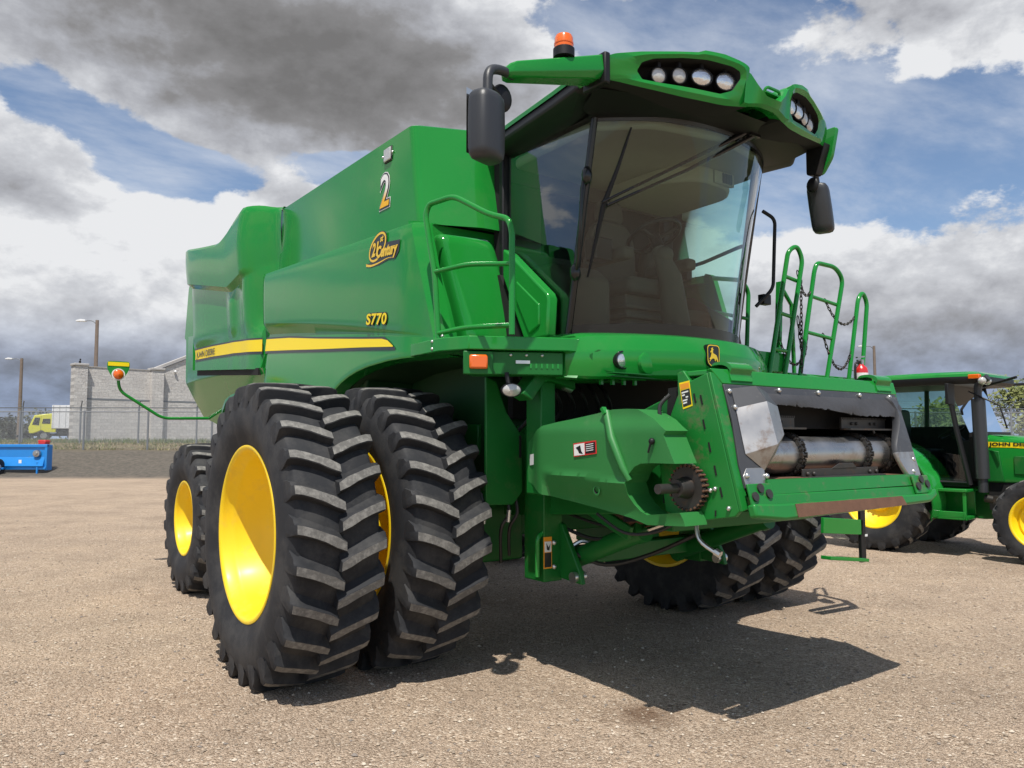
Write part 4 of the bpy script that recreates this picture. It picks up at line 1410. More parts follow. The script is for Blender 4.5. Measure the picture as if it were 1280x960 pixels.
# front frame side plates
for sx in (-1, 1):
    b = MB()
    po = [(-2.247, 1.92), (-2.29, 1.93), (-2.337, 1.868), (-2.455, 1.905), (-2.645, 1.195), (-2.62, 1.165), (-2.32, 1.115), (-2.15, 1.16), (-2.10, 1.45), (-2.20, 1.70), (-2.25, 1.80)]
    b.prism(po, 'x', sx * 0.905 if sx < 0 else 0.875, sx * 0.935 if sx < 0 else 0.900)
    sp_ = b.build('frame_side_plate', 'green_worn', FH, bevel=0.005)
    if sx < 0:
        FSP = sp_
        b = MB()
        for (y, z) in ((-2.365, 1.80), (-2.41, 1.79), (-2.425, 1.66), (-2.46, 1.54), (-2.495, 1.42), (-2.53, 1.31)):
            b.bar((-0.937, y, z), (-0.937, y - 0.012, z - 0.05), 0.004, 0.009)
        for (y, z) in ((-2.50, 1.19), (-2.38, 1.20), (-2.22, 1.25)):
            b.bar((-0.937, y, z), (-0.937, y, z - 0.03), 0.004, 0.014)
        b.build('slot', 'void', FSP)
        bolts('frame_bolt', 'bolt', FSP, [(-0.94, y, z) for (y, z) in ((-2.27, 1.60), (-2.47, 1.29), (-2.585, 1.205), (-2.50, 1.30))], 0.013)
        # caution decal
        b = MB()
        dq = [(-2.262, 1.862), (-2.335, 1.872), (-2.355, 1.735), (-2.288, 1.718)]
        b.prism(dq, 'x', -0.9362, -0.9372, 0)
        dl = b.build('caution_decal', 'yellow_decal', FSP)

        def lerp4(q, u, v):
            a = [q[0][k] * (1 - u) + q[1][k] * u for k in (0, 1)]; c_ = [q[3][k] * (1 - u) + q[2][k] * u for k in (0, 1)]
            return (a[0] * (1 - v) + c_[0] * v, a[1] * (1 - v) + c_[1] * v)

        def sub(q, u0, v0, u1, v1): return [lerp4(q, u0, v0), lerp4(q, u1, v0), lerp4(q, u1, v1), lerp4(q, u0, v1)]
        b = MB(); b.prism(sub(dq, 0.07, 0.06, 0.93, 0.27), 'x', -0.9374, -0.9380); b.build('decal_header', 'orange_decal', dl)
        b = MB(); b.prism(sub(dq, 0.07, 0.30, 0.93, 0.93), 'x', -0.9374, -0.9380); b.build('decal_body', 'black_decal', dl)
        b = MB()
        for k, (u0, u1) in enumerate(((0.12, 0.78), (0.12, 0.40), (0.46, 0.70), (0.12, 0.60), (0.12, 0.52))):
            v = 0.37 + 0.10 * k
            b.prism(sub(dq, u0, v, u1, v + 0.055), 'x', -0.9382, -0.9386)
        b.build('decal_print', 'white_decal', dl)
# front frame: posts, top beam, lower lip
b = MB()
fslab(b, [(-0.935, 1.905), (-0.855, 1.895), (-0.875, 1.20), (-0.935, 1.19)], 0.0, 0.02)
b.build('frame_post', 'green_worn', FH, bevel=0.004)
b = MB()
fslab(b, [(0.90, 1.905), (0.865, 1.895), (0.865, 1.20), (0.90, 1.19)], 0.0, 0.02)
b.build('frame_post', 'green_worn', FH, bevel=0.004)
b = MB()
fslab(b, [(-0.93, 1.925), (0.90, 1.925), (0.90, 1.842), (-0.86, 1.842)], -0.01, 0.024)
b.box(-0.92, 0.89, -2.46, -2.26, 1.895, 1.925)
TB = b.build('top_beam', 'green', FH, bevel=0.006)
for hx0, hx1 in ((-0.79, -0.61), (0.66, 0.83)):
    b = MB()
    pr_ = spline([(-2.35, 1.91, 0), (-2.37, 1.965, 0), (-2.43, 1.975, 0), (-2.475, 1.965, 0), (-2.50, 1.94, 0), (-2.487, 1.905, 0), (-2.50, 1.87, 0)], 4)
    o_ = [(p.x, p.y) for p in pr_]
    i_ = [(p.x + 0.015, p.y - 0.016) for p in pr_]
    b.prism(o_ + list(reversed(i_)), 'x', hx0, hx1)
    b.build('saddle_hook', 'green', TB, smooth_deg=40)
# rubber seal strip and its torn lower edge
b = MB()
fslab(b, [(-0.86, 1.84), (0.865, 1.84), (0.865, 1.79), (-0.86, 1.79)], 0.0, 0.030)
b.build('seal_strip', 'darkplate', FH, bevel=0.004)
b = MB()
rr = random.Random(3); topv, botv, midv = [], [], []
NX = 90
for i in range(NX + 1):
    t = i / NX; x = -0.62 + 1.47 * t
    sag = 0.045 * sin(pi * t) * 0.4 + 0.018 * sin(t * 9) + 0.012 * sin(t * 23 + 1)
    zb_ = 1.725 + 0.012 * sin(t * 7.0) - 0.045 * t * t + rr.uniform(-0.004, 0.004) + (0.010 if i % 17 == 5 else 0)
    topv.append(fp(x, 1.80, 0.034)); midv.append(fp(x, (1.79 + zb_) / 2, 0.048 + 0.007 * sin(t * 14))); botv.append(fp(x, zb_, 0.040 + 0.008 * sin(t * 17)))
b.loft([topv, midv, botv, [(p[0], p[1] + 0.012, p[2]) for p in botv]], False)
b.build('rubber_flap', 'rubber_flap', FH, smooth_deg=60)
bolts('seal_bolt', 'bolt', FH, [fp(x, z, 0.036) for (x, z) in ((-0.40, 1.82), (-0.02, 1.82), (0.42, 1.82), (0.77, 1.82), (-0.835, 1.80), (-0.82, 1.715), (-0.55, 1.79))], 0.015, 10)


# worn side deflectors: a flat flange with a folded steel box in front of it
b = MB()
fslab(b, [(-0.865, 1.835), (-0.60, 1.832), (-0.52, 1.79), (-0.53, 1.62), (-0.60, 1.50), (-0.685, 1.42), (-0.71, 1.32), (-0.885, 1.30), (-0.89, 1.42), (-0.86, 1.65)], 0.020, 0.032, 1)
fslab(b, [(-0.845, 1.40), (-0.70, 1.40), (-0.715, 1.318), (-0.88, 1.302), (-0.885, 1.36)], 0.032, 0.036, 0)
FA = {'a': (-0.815, 1.815, 0.036), 'b': (-0.665, 1.820, 0.085), 'c': (-0.535, 1.80, 0.050), 'A': (-0.815, 1.710, 0.036), 'B': (-0.675, 1.722, 0.135), 'C': (-0.520, 1.712, 0.085),
      'D': (-0.525, 1.560, 0.085), 'E': (-0.60, 1.470, 0.060), 'F': (-0.70, 1.385, 0.036), 'G': (-0.825, 1.470, 0.036), 'H': (-0.680, 1.495, 0.140), 'I': (-0.50, 1.705, 0.0), 'J': (-0.51, 1.555, 0.0), 'K': (-0.60, 1.465, 0.01)}
for q, m in (('AaBb', 1), ('abBA', 1), ('bcCB', 1), ('ABHG', 0), ('BCDH', 0), ('HDE', 0), ('HEF', 0), ('GHF', 0), ('CIJD', 0), ('DJKE', 0)):
    if q == 'AaBb': continue
    b.add([fp(*FA[k]) for k in q], [tuple(range(len(q)))], m)
dfl = b.build('side_deflector', ['galv', 'darkplate'], FH, smooth_deg=14)
md = dfl.modifiers.new('bevel', 'BEVEL'); md.width = 0.008; md.segments = 2; md.limit_method = 'ANGLE'; md.angle_limit = radians(14)
b = MB(); rings = []
for k in range(13):
    t = k / 12; z = 1.82 - 0.53 * t
    xl = 0.715 + 0.05 * sin(t * 7.2) - 0.03 * t; xr = 0.875 + 0.012 * t
    rings.append([fp(xl, z, 0.02), fp(xl + 0.02, z, 0.05 + 0.012 * sin(t * 6)), fp(xr - 0.03, z, 0.045), fp(xr, z, 0.022)])
b.loft(rings[:9], False, 1); b.loft(rings[8:], False, 0)
dfr = b.build('side_deflector', ['galv', 'darkplate'], FH, smooth_deg=35)
md = dfr.modifiers.new('thickness', 'SOLIDIFY'); md.thickness = 0.008
bolts('deflector_bolt', 'bolt', FH, [fp(x, z, 0.038) for (x, z) in ((-0.70, 1.355), (-0.86, 1.36), (-0.67, 1.80), (0.83, 1.42), (0.79, 1.345))], 0.016, 10)
# floor tray, sill, rusty lip
b = MB()
fslab(b, [(-0.72, 1.335), (0.77, 1.325), (0.80, 1.26), (-0.72, 1.26)], -0.03, 0.05)
b.add([fp(-0.72, 1.335, 0.05), fp(0.80, 1.325, 0.05), (0.76, -2.25, 1.33), (-0.72, -2.25, 1.33)], [(0, 1, 2, 3)])
b.build('floor_tray', 'green_worn', FH, bevel=0.02)
b = MB()
b.add([fp(-0.70, 1.343, 0.02), fp(0.76, 1.333, 0.02), (0.74, -2.2, 1.345), (-0.70, -2.2, 1.345)], [(0, 1, 2, 3)])
b.build('tray_floor', 'rust', FH)
b = MB()
fslab(b, [(-0.80, 1.262), (0.82, 1.255), (0.83, 1.20), (0.45, 1.195), (0.30, 1.155), (-0.25, 1.165), (-0.50, 1.20), (-0.82, 1.20)], 0.01, 0.052)
b.build('sill_plate', 'green_worn', FH, bevel=0.008)
b = MB()
fslab(b, [(-0.93, 1.215), (-0.72, 1.205), (0.83, 1.20), (0.895, 1.23), (0.895, 1.185), (0.80, 1.15), (-0.70, 1.125), (-0.93, 1.15)], 0.045, 0.095)
b.build('front_lip', 'green_worn', FH, bevel=0.012)
b = MB()
fslab(b, [(-0.60, 1.198), (0.46, 1.195), (0.49, 1.142), (-0.60, 1.130)], 0.095, 0.099)
b.build('lip_wear', 'rust', FH)
for cx_ in (-0.81, 0.80):
    b = MB()
    fslab(b, [(cx_ - 0.10, 1.315), (cx_ + 0.09, 1.315), (cx_ + 0.10, 1.205), (cx_ - 0.10, 1.205)], 0.055, 0.068)
    bp_ = b.build('bolt_plate', 'green_worn', FH, bevel=0.004)
    for k, dz in ((-0.065, -0.01), (-0.01, 0.03), (0.05, 0.0)):
        b = MB(); b.cyl(fp(cx_ + k, 1.26 + dz, 0.068), fp(cx_ + k, 1.26 + dz, 0.078), 0.024, 14); b.build('plate_bolt', 'iron', bp_)
# drum with chains and slats
DC = (-2.455, 1.468)
b = MB()
b.cyl((-0.78, DC[0], DC[1]), (0.80, DC[0], DC[1]), 0.105, 40)
DR = b.build('drum', 'steel', FH)
for x in (-0.27, 0.42, 0.70):
    b = MB()
    for k in range(22):
        a = 2 * pi * k / 22
        cc = Vector((x, DC[0] + 0.118 * cos(a), DC[1] + 0.118 * sin(a)))
        tn = Vector((0, -sin(a), cos(a)))
        for s in (-0.022, 0.022) if k % 2 else (-0.014, 0.014):
            b.bar(cc + Vector((s, 0, 0)) - tn * 0.016, cc + Vector((s, 0, 0)) + tn * 0.016, 0.006, 0.022, up=(0, cos(a), sin(a)))
        b.cyl(cc + Vector((-0.026, 0, 0)), cc + Vector((0.026, 0, 0)), 0.008, 8)
    b.build('conveyor_chain', 'iron', DR)
# slats: low front one and two high ones with toothed edge
b = MB()
b.bar((-0.30, DC[0] - 0.125, DC[1] - 0.105), (0.48, DC[0] - 0.125, DC[1] - 0.105), 0.012, 0.055)
b.bar((-0.30, DC[0] - 0.155, DC[1] - 0.125), (0.48, DC[0] - 0.155, DC[1] - 0.125), 0.05, 0.01)
b.prism([(-0.02, DC[1] - 0.08), (0.24, DC[1] - 0.08), (0.20, DC[1] - 0.05), (0.06, DC[1] - 0.05)], 'y', DC[0] - 0.135, DC[0] - 0.125)
for x in (-0.26, -0.20, 0.38, 0.45): b.ball((x, DC[0] - 0.135, DC[1] - 0.105), 0.013, 8, 6)
b.build('slat', 'iron', DR, bevel=0.003)
for x0, x1 in ((-0.72, -0.20), (0.25, 0.78)):
    b = MB()
    b.bar((x0, DC[0] - 0.06, DC[1] + 0.150), (x1, DC[0] - 0.06, DC[1] + 0.150), 0.07, 0.01)
    b.bar((x0, DC[0] - 0.03, DC[1] + 0.182), (x1 - 0.03, DC[0] - 0.03, DC[1] + 0.182), 0.012, 0.06)
    nt_ = int((x1 - x0) / 0.018)
    for k in range(nt_):
        xx = x0 + 0.018 * k
        b.box(xx, xx + 0.010, DC[0] - 0.036, DC[0] - 0.024, DC[1] + 0.21, DC[1] + 0.222)
    for k in (0.2, 0.3, 0.6, 0.7): b.ball((x0 + (x1 - x0) * k, DC[0] - 0.04, DC[1] + 0.185), 0.010, 8, 6)
    b.build('slat', 'iron', DR)
b = MB(); b.cyl((0.79, -2.35, 1.72), (0.84, -2.46, 1.36), 0.012, 8); b.cyl((0.77, -2.42, 1.36), (0.80, -2.44, 1.46), 0.035, 10)
b.build('drum_strut', 'steel', FH)

# ---- moulded plastic shield on the right of the feeder house
shp = [(-1.057, 1.42), (-1.066, 1.535), (-1.135, 1.581), (-1.293, 1.641), (-1.42, 1.660), (-1.556, 1.676), (-1.778, 1.705), (-1.906, 1.724), (-2.02, 1.725), (-2.115, 1.718), (-2.257, 1.663), (-2.364, 1.600), (-2.345, 1.578), (-2.421, 1.431), (-2.25, 1.430), (-2.16, 1.425), (-2.105, 1.405), (-2.060, 1.365),
       (-2.036, 1.315), (-2.035, 1.247), (-2.060, 1.200), (-2.10, 1.165), (-2.155, 1.147), (-2.416, 1.180), (-2.431, 1.144), (-2.442, 1.113), (-2.155, 1.094), (-2.021, 1.121), (-1.80, 1.150), (-1.582, 1.174), (-1.315, 1.201), (-1.066, 1.28)]


def xsh(y, z):
    x = -1.035
    x -= 0.065 * smooth((-1.08 - y) / 0.20)                     # tapered tail end
    x -= 0.025 * smooth((1.70 - z) / 0.10)
    zl = 1.345 - 0.057 * (-1.416 - y)                           # long moulded step, the part below it leans in
    if y < -1.30: x += 0.05 * smooth((zl - z) / 0.16) - 0.012 * max(0, 1 - abs(z - zl) / 0.02)
    if y < -2.0: x -= 0.03 * smooth((-2.0 - y) / 0.4)
    return x


PS = panel('drive_shield', shp, xsh, 'green_plastic', FH, 0.17, ny=48, nz=26, smooth_deg=30, bevel=0.0)
md = PS.modifiers.new('bevel', 'BEVEL'); md.width = 0.025; md.segments = 3; md.limit_method = 'ANGLE'; md.angle_limit = radians(48)
b = MB()
b.tube([(xsh(-1.86, 1.69) + 0.004, -1.855, 1.712), (xsh(-1.94, 1.55) - 0.010, -1.935, 1.56), (xsh(-2.03, 1.40) - 0.010, -2.022, 1.40), (xsh(-2.03, 1.33) + 0.01, -2.055, 1.33)], [0.024, 0.025, 0.022, 0.018], 12)
b.build('shield_rib', 'green_plastic', PS)
b = MB(); b.bar((xsh(-1.86, 1.70) - 0.016, -1.87, 1.70), (xsh(-1.86, 1.70) - 0.016, -1.845, 1.735), 0.03, 0.02); b.build('shield_latch', 'green', PS)
xq = xsh(-1.70, 1.50) - 0.002


def yq(p): return [(a - 0.115, c_ - 0.015) for a, c_ in p]


b = MB(); b.prism(yq([(-1.485, 1.545), (-1.685, 1.565), (-1.69, 1.488), (-1.49, 1.465)]), 'x', xq - 0.001, xq - 0.004); dc = b.build('warning_decal', 'red_decal', PS)
b = MB(); b.prism(yq([(-1.492, 1.538), (-1.585, 1.549), (-1.588, 1.481), (-1.495, 1.472)]), 'x', xq - 0.0042, xq - 0.0055); b.build('decal_picture', 'white_decal', dc)
b = MB(); b.prism(yq([(-1.592, 1.545), (-1.678, 1.556), (-1.682, 1.495), (-1.595, 1.487)]), 'x', xq - 0.0042, xq - 0.0055)
b.build('decal_body', 'black_decal', dc)
b = MB(); b.prism(yq([(-1.51, 1.52), (-1.55, 1.535), (-1.56, 1.50), (-1.575, 1.485), (-1.54, 1.488), (-1.53, 1.505)]), 'x', xq - 0.0057, xq - 0.0065); b.build('decal_symbol', 'black_decal', dc)
b = MB()
for k in range(4): b.prism(yq([(-1.60, 1.540 - 0.012 * k), (-1.665, 1.548 - 0.012 * k), (-1.665, 1.544 - 0.012 * k), (-1.60, 1.536 - 0.012 * k)]), 'x', xq - 0.0057, xq - 0.0062)
b.build('decal_print', 'white_decal', dc)
b = MB(); b.add([(xsh(-1.085, 1.45) - 0.003, -1.085, 1.455), (xsh(-1.15, 1.45) - 0.003, -1.15, 1.462), (xsh(-1.15, 1.39) - 0.003, -1.15, 1.392), (xsh(-1.085, 1.39) - 0.003, -1.085, 1.385)], [(0, 1, 2, 3)]); b.build('white_tag', 'white_decal', PS)
b = MB(); b.lathe([(-0.003, 0.03), (-0.004, 0.02), (0.02, 0.018), (0.02, 0.001)], 18, 'x', (xsh(-1.787, 1.266) - 0.004, -1.787, 1.262), mis=[0, 1, 1]); b.build('drain_hole', ['green_plastic', 'void'], PS)
b = MB(); b.ball((xsh(-2.27, 1.55) - 0.010, -2.266, 1.545), 0.018, 10, 6); b.tube([(xsh(-2.27, 1.55) - 0.018, -2.266, 1.54), (xsh(-2.27, 1.5) - 0.022, -2.25, 1.485)], 0.006, 6); b.build('shield_knob', 'black', PS)
# drive shaft and sprocket
sy, sz = -2.345, 1.30
b = MB(); b.cyl((-1.20, sy, sz), (-0.90, sy, sz), 0.026, 16); b.lathe([(-1.06, 0.02), (-1.06, 0.045), (-1.04, 0.05), (-1.02, 0.05), (-1.0, 0.058), (-0.96, 0.058), (-0.95, 0.03)], 24, 'x', (0, sy, sz))
DS = b.build('drive_shaft', 'iron', FH, smooth_deg=30)
b = MB()
nt_ = 26; pl = []
for k in range(nt_ * 4):
    a = 2 * pi * k / (nt_ * 4); r = 0.122 if k % 4 in (0, 1) else 0.108
    pl.append((sy + r * cos(a), sz + r * sin(a)))
b.prism(pl, 'x', -0.985, -0.972)
b.prism([(p[0], p[1]) for p in pl], 'x', -0.955, -0.945)
b.build('sprocket', 'iron', DS)
b = MB()
for k in range(nt_):
    a = 2 * pi * (k + 0.4) / nt_
    b.cyl((-0.99, sy + 0.117 * cos(a), sz + 0.117 * sin(a)), (-0.945, sy + 0.117 * cos(a), sz + 0.117 * sin(a)), 0.0065, 8)
b.build('drive_chain', 'rust', DS)
# hydraulic coupling hoses beside the frame
b = MB()
b.tube(spline([(-0.945, -2.20, 1.80, ), (-0.99, -2.17, 1.74), (-1.0, -2.19, 1.66), (-0.97, -2.24, 1.60)], 5), 0.011, 8)
b.tube(spline([(-0.96, -2.26, 1.60), (-0.97, -2.30, 1.57), (-0.97, -2.325, 1.50), (-0.965, -2.335, 1.44)], 5), 0.007, 8)
b.build('hose', 'hose', FH)
b = MB()
b.cyl((-0.985, -2.215, 1.67), (-0.975, -2.25, 1.60), 0.014, 8); b.cyl((-0.967, -2.325, 1.50), (-0.965, -2.335, 1.42), 0.010, 8); b.cyl((-0.965, -2.335, 1.42), (-0.96, -2.375, 1.415), 0.012, 8)
b.build('hose_fitting', 'bolt', FH)

# ---- lift cylinders, frame legs, shields under the cab
for sx in (-1, 1):
    b = MB()
    p0 = Vector((sx * 0.62, -0.80, 0.655)); p1 = Vector((sx * 0.62, -1.66, 0.985)); p2 = Vector((sx * 0.62, -2.05, 1.12))
    b.tube([p0, p1], 0.065, 18); b.tube([p1 + (p0 - p1) * 0.04, p1 + (p1 - p0) * 0.02], 0.074, 18)
    b.tube([p0, p0 + (p1 - p0) * 0.05], 0.073, 18)
    lc = b.build('lift_cylinder', 'green_frame', CB)
    b = MB(); b.tube([p1, p2], 0.024, 12); b.build('cylinder_rod', 'chrome', lc)
    b = MB()
    b.box(sx * 0.78 - 0.10, sx * 0.78 + 0.06, -1.0, -0.78, 0.60, 1.62)
    b.prism([(-0.95, 0.62), (-1.22, 0.60), (-1.20, 0.68), (-1.02, 0.98), (-0.95, 1.0)], 'x', sx * 0.72 - 0.02, sx * 0.72 + 0.02)
    fl_ = b.build('frame_leg', 'green_frame', CB, bevel=0.008)
    bolts('leg_bolt', 'bolt', fl_, [(sx * 0.80, y, z) for (y, z) in ((-1.01, 0.86), (-1.01, 0.70))], 0.018, 10)
    b = MB()
    b.cyl((sx * 0.72 - 0.05, -1.16, 0.645), (sx * 0.72 + 0.05, -1.16, 0.645), 0.035, 14)
    b.build('pivot_pin', 'bolt', fl_)
    if sx < 0:
        b = MB(); b.box(-0.885, -0.815, -1.004, -1.001, 0.69, 0.90); dc = b.build('warning_decal', 'orange_decal', fl_)
        b = MB(); b.box(-0.878, -0.822, -1.0065, -1.0045, 0.80, 0.87); b.build('decal_picture', 'white_decal', dc)
        b = MB(); b.box(-0.878, -0.822, -1.0065, -1.0045, 0.70, 0.795); b.prism([(-0.865, 0.86), (-0.845, 0.83), (-0.83, 0.855), (-0.84, 0.81), (-0.86, 0.815)], 'y', -1.0085, -1.007); b.build('decal_body', 'black_decal', dc)
        b = MB(); b.tube(rounded([(-0.92, -0.98, 0.64), (-0.92, -0.98, 0.90), (-0.86, -0.98, 0.935), (-0.80, -0.98, 0.935)], 0.05), 0.016, 10); b.build('grab_handle', 'green', fl_)
b = MB()
b.bar((-0.75, -0.9, 0.74), (0.75, -0.9, 0.74), 0.14, 0.12); b.build('lower_crossmember', 'green_frame', CB, bevel=0.008)
b = MB(); b.bar((-0.8, -0.6, 1.55), (0.8, -0.6, 1.55), 0.2, 0.2)
b.build('upper_crossmember', 'green_frame', CB)
b = MB(); b.bar((-0.7, -1.95, 1.06), (0.7, -1.95, 1.06), 0.08, 0.09)
b.build('lower_crossmember', 'green_frame', CB, bevel=0.008)
b = MB()
b.box(-0.78, 0.78, -1.5, -0.7, 1.14, 1.17); b.cyl((-0.5, -1.35, 1.08), (0.3, -1.35, 1.08), 0.06, 12); b.cyl((-0.72, -1.5, 1.06), (-0.6, -1.7, 1.08), 0.05, 12)
b.build('feeder_drive', 'rust', FH)
# green gusset plate behind the inner tyre
b = MB()
b.prism([(-1.255, 1.97), (-1.17, 1.94), (-1.09, 1.74), (-0.955, 1.575), (-0.955, 1.20), (-1.03, 1.115), (-1.255, 1.12)], 'y', -0.86, -0.835)
gp = b.build('gusset_plate', 'green_frame', CB, bevel=0.006)
b = MB(); b.box(-0.985, -0.955 - 0.012, -0.866, -0.861, 1.43, 1.58); b.build('slot', 'void', gp)
b = MB()
for (x, h) in ((-1.27, 0.22), (-1.07, 0.30), (-1.0, 0.15)):
    b.tube(spline([(x, -0.82, 1.2), (x + 0.01, -0.85, 1.06), (x - 0.02, -0.80, 0.95), (x + 0.05, -0.70, 0.8 - h * 0.3)], 5), 0.012, 8)
b.build('hose', 'hose', CB)
b = MB()
for x in (-1.27, -1.07): b.cyl((x + 0.01, -0.85, 1.08), (x + 0.005, -0.845, 1.0), 0.016, 8)
b.tube(spline([(-0.66, -1.02, 0.82), (-0.60, -1.06, 0.86), (-0.55, -1.1, 0.84), (-0.54, -1.1, 0.78)], 5), 0.016, 8)
b.build('hose_fitting', 'bolt', CB)
# bracket and dark interior under cowl
b = MB()
b.prism([(-1.24, 1.84), (-1.10, 2.0), (-1.02, 2.02), (-0.80, 1.93), (-0.80, 1.88), (-1.0, 1.93), (-1.06, 1.92), (-1.16, 1.80)], 'y', -1.24, -1.10)
b.bar((-1.0, -1.12, 1.93), (-1.0, -1.12, 1.2), 0.16, 0.12); b.bar((-1.02, -1.15, 1.97), (-0.3, -1.15, 2.0), 0.08, 0.10)
b.build('latch_bracket', 'green_frame', CB, bevel=0.008)
b = MB(); b.cyl((-0.86, -1.19, 1.905), (-0.80, -1.19, 1.885), 0.028, 10); b.build('latch_pin', 'bolt', CB)
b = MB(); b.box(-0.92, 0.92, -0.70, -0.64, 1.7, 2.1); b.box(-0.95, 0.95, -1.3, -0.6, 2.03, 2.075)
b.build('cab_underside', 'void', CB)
b = MB()
for k in range(7):
    x = -0.9 + 0.12 * k
    b.tube(spline([(x, -0.75, 2.0), (x - 0.03, -0.9, 1.88), (x + 0.05, -0.85, 1.75), (x, -0.72, 1.6)], 5), 0.014, 8)
b.build('hose', 'hose', CB)
# hoses and wiring below the feeder house
for pts_, r_ in (([(-0.70, -1.0, 0.95), (-0.66, -1.3, 0.90), (-0.60, -1.6, 1.0), (-0.55, -1.9, 1.12)], 0.013), ([(-0.68, -1.0, 1.05), (-0.60, -1.4, 0.98), (-0.50, -1.8, 1.05), (-0.45, -2.1, 1.14)], 0.010),
                 ([(-0.90, -1.55, 1.10), (-0.86, -1.75, 1.00), (-0.80, -1.95, 1.02), (-0.82, -2.2, 1.13)], 0.010), ([(-0.72, -1.1, 0.80), (-0.55, -1.25, 0.72), (-0.4, -1.5, 0.80), (-0.3, -1.8, 0.95)], 0.014)):
    b = MB(); b.tube(spline(pts_, 5), r_, 8); b.build('hose', 'hose', FH)
b = MB(); b.tube(spline([(-0.86, -2.30, 1.12), (-0.87, -2.33, 1.02), (-0.85, -2.42, 0.96)], 4), 0.012, 8); b.tube([(-0.85, -2.42, 0.965), (-0.845, -2.45, 0.95)], 0.020, 8); b.build('hose_coupling', 'bolt', FH)
b = MB(); b.bar((-0.76, -1.25, 1.14), (-0.76, -1.70, 0.98), 0.03, 0.09); b.bar((-0.70, -1.35, 1.05), (-0.1, -1.5, 1.02), 0.06, 0.07); b.build('torque_link', 'green_frame', FH, bevel=0.006)
b = MB(); b.bar((-0.82, -1.42, 1.955), (-0.47, -1.54, 1.955), 0.06, 0.035)
for k in range(4): b.bar((-0.77 + 0.075 * k, -1.455 - 0.025 * k, 1.94), (-0.77 + 0.075 * k, -1.455 - 0.025 * k, 1.905), 0.02, 0.02)
b.build('sensor_rail', 'green', CB)

# ================================================================== FIRE EXTINGUISHER (hung on the left platform)
EX = empty('fire_extinguisher', (2.16, -1.52, 1.915))
tag(EX, 'small red fire extinguisher with a white label, standing between the ladder rails and tractor roof', 'fire extinguisher')
b = MB(); b.lathe([(0, 0.001), (0, 0.05), (0.01, 0.058), (0.22, 0.058), (0.25, 0.05), (0.275, 0.025), (0.285, 0.02), (0.285, 0.001)], 24, 'z'); b.build('cylinder', 'extred', EX)
b = MB(); b.lathe([(0.03, 0.0588), (0.205, 0.0588)], 24, 'z'); b.build('label', 'white_decal', EX)
b = MB(); b.box(-0.02, 0.02, -0.02, 0.02, 0.28, 0.32); b.bar((-0.06, 0, 0.335), (0.05, 0, 0.35), 0.02, 0.012); b.bar((-0.05, 0, 0.312), (0.03, 0, 0.315), 0.02, 0.01); b.build('valve', 'steel', EX)
b = MB(); b.tube(spline([(-0.02, 0, 0.30), (-0.08, 0, 0.28), (-0.085, 0, 0.18), (-0.07, 0, 0.06)], 5), 0.010, 8); b.build('hose', 'hose', EX)

# ================================================================== UTILITY TRACTOR (local: faces -y, origin under the rear axle)
TR = empty('utility_tractor', (7.53, 0.98, 0), radians(3.8))
tag(TR, 'green utility tractor with glazed cab and yellow wheel centres, partly hidden behind the combine', 'tractor')
tw = wheel('wheel', 0.735, 0.42, 0.40, 20, TR, (-0.79, 0, 0.72), False, lug_h=0.036, dish=0.20)
c = copy_tree(tw, TR); c.location = (0.79, 0, 0.72); c.scale = (-1, 1, 1)
tf = wheel('wheel', 0.545, 0.29, 0.325, 18, TR, (-0.74, -2.02, 0.535), False, lug_h=0.030, dish=0.13)
c = copy_tree(tf, TR); c.location = (0.74, -2.02, 0.535); c.scale = (-1, 1, 1)
b = MB()
b.prism([(0.35, 0.5), (0.35, 1.0), (-1.0, 1.0), (-2.6, 0.95), (-2.6, 0.62), (-1.2, 0.48)], 'x', -0.26, 0.26)
b.cyl((-0.8, 0, 0.72), (0.8, 0, 0.72), 0.12, 14); b.bar((-0.72, -2.02, 0.55), (0.72, -2.02, 0.55), 0.14, 0.16)
b.build('chassis', 'green_frame', TR, bevel=0.015)
# hood
b = MB(); rg = []
for y, w_, z0, z1 in ((-1.22, 0.40, 0.98, 1.60), (-1.6, 0.40, 0.98, 1.575), (-2.2, 0.39, 0.98, 1.52), (-2.7, 0.37, 0.95, 1.44), (-2.85, 0.33, 0.95, 1.36)):
    rg.append([(p[0], y, p[1]) for p in round2([(-w_, z0), (-w_, z1 - 0.02), (-w_ * 0.75, z1 + 0.03), (w_ * 0.75, z1 + 0.03), (w_, z1 - 0.02), (w_, z0)], 0.05, 3)])
b.loft(rg, True, 0, True)
hd = b.build('hood', 'green', TR, smooth_deg=30)
b = MB()
b.loft([[(-0.403, -1.24, 1.53), (-0.403, -1.24, 1.455)], [(-0.403, -1.6, 1.515), (-0.403, -1.6, 1.45)], [(-0.394, -2.2, 1.465), (-0.394, -2.2, 1.41)], [(-0.375, -2.68, 1.40), (-0.375, -2.68, 1.37)]], False)
b.build('stripe', 'yellow_decal', hd)
text('maker_name', 'JOHN DEERE', 0.060, 'black_decal', hd, (-0.407, -1.34, 1.474), XL, (0, 0.03, 1), sx=1.6, offset=0.002)
b = MB()
for k in range(3): b.box(-0.415, -0.40, -1.75 - 0.2 * k, -1.62 - 0.2 * k, 1.10, 1.34)
b.prism([(-1.30, 1.0), (-1.30, 1.42), (-1.45, 1.40), (-1.50, 1.0)], 'x', -0.43, -0.39)
b.build('hood_vent', 'green_frame', hd, bevel=0.01)
b = MB(); b.box(-0.38, 0.38, -2.8, -1.3, 0.62, 1.0); b.build('engine', 'void', TR)
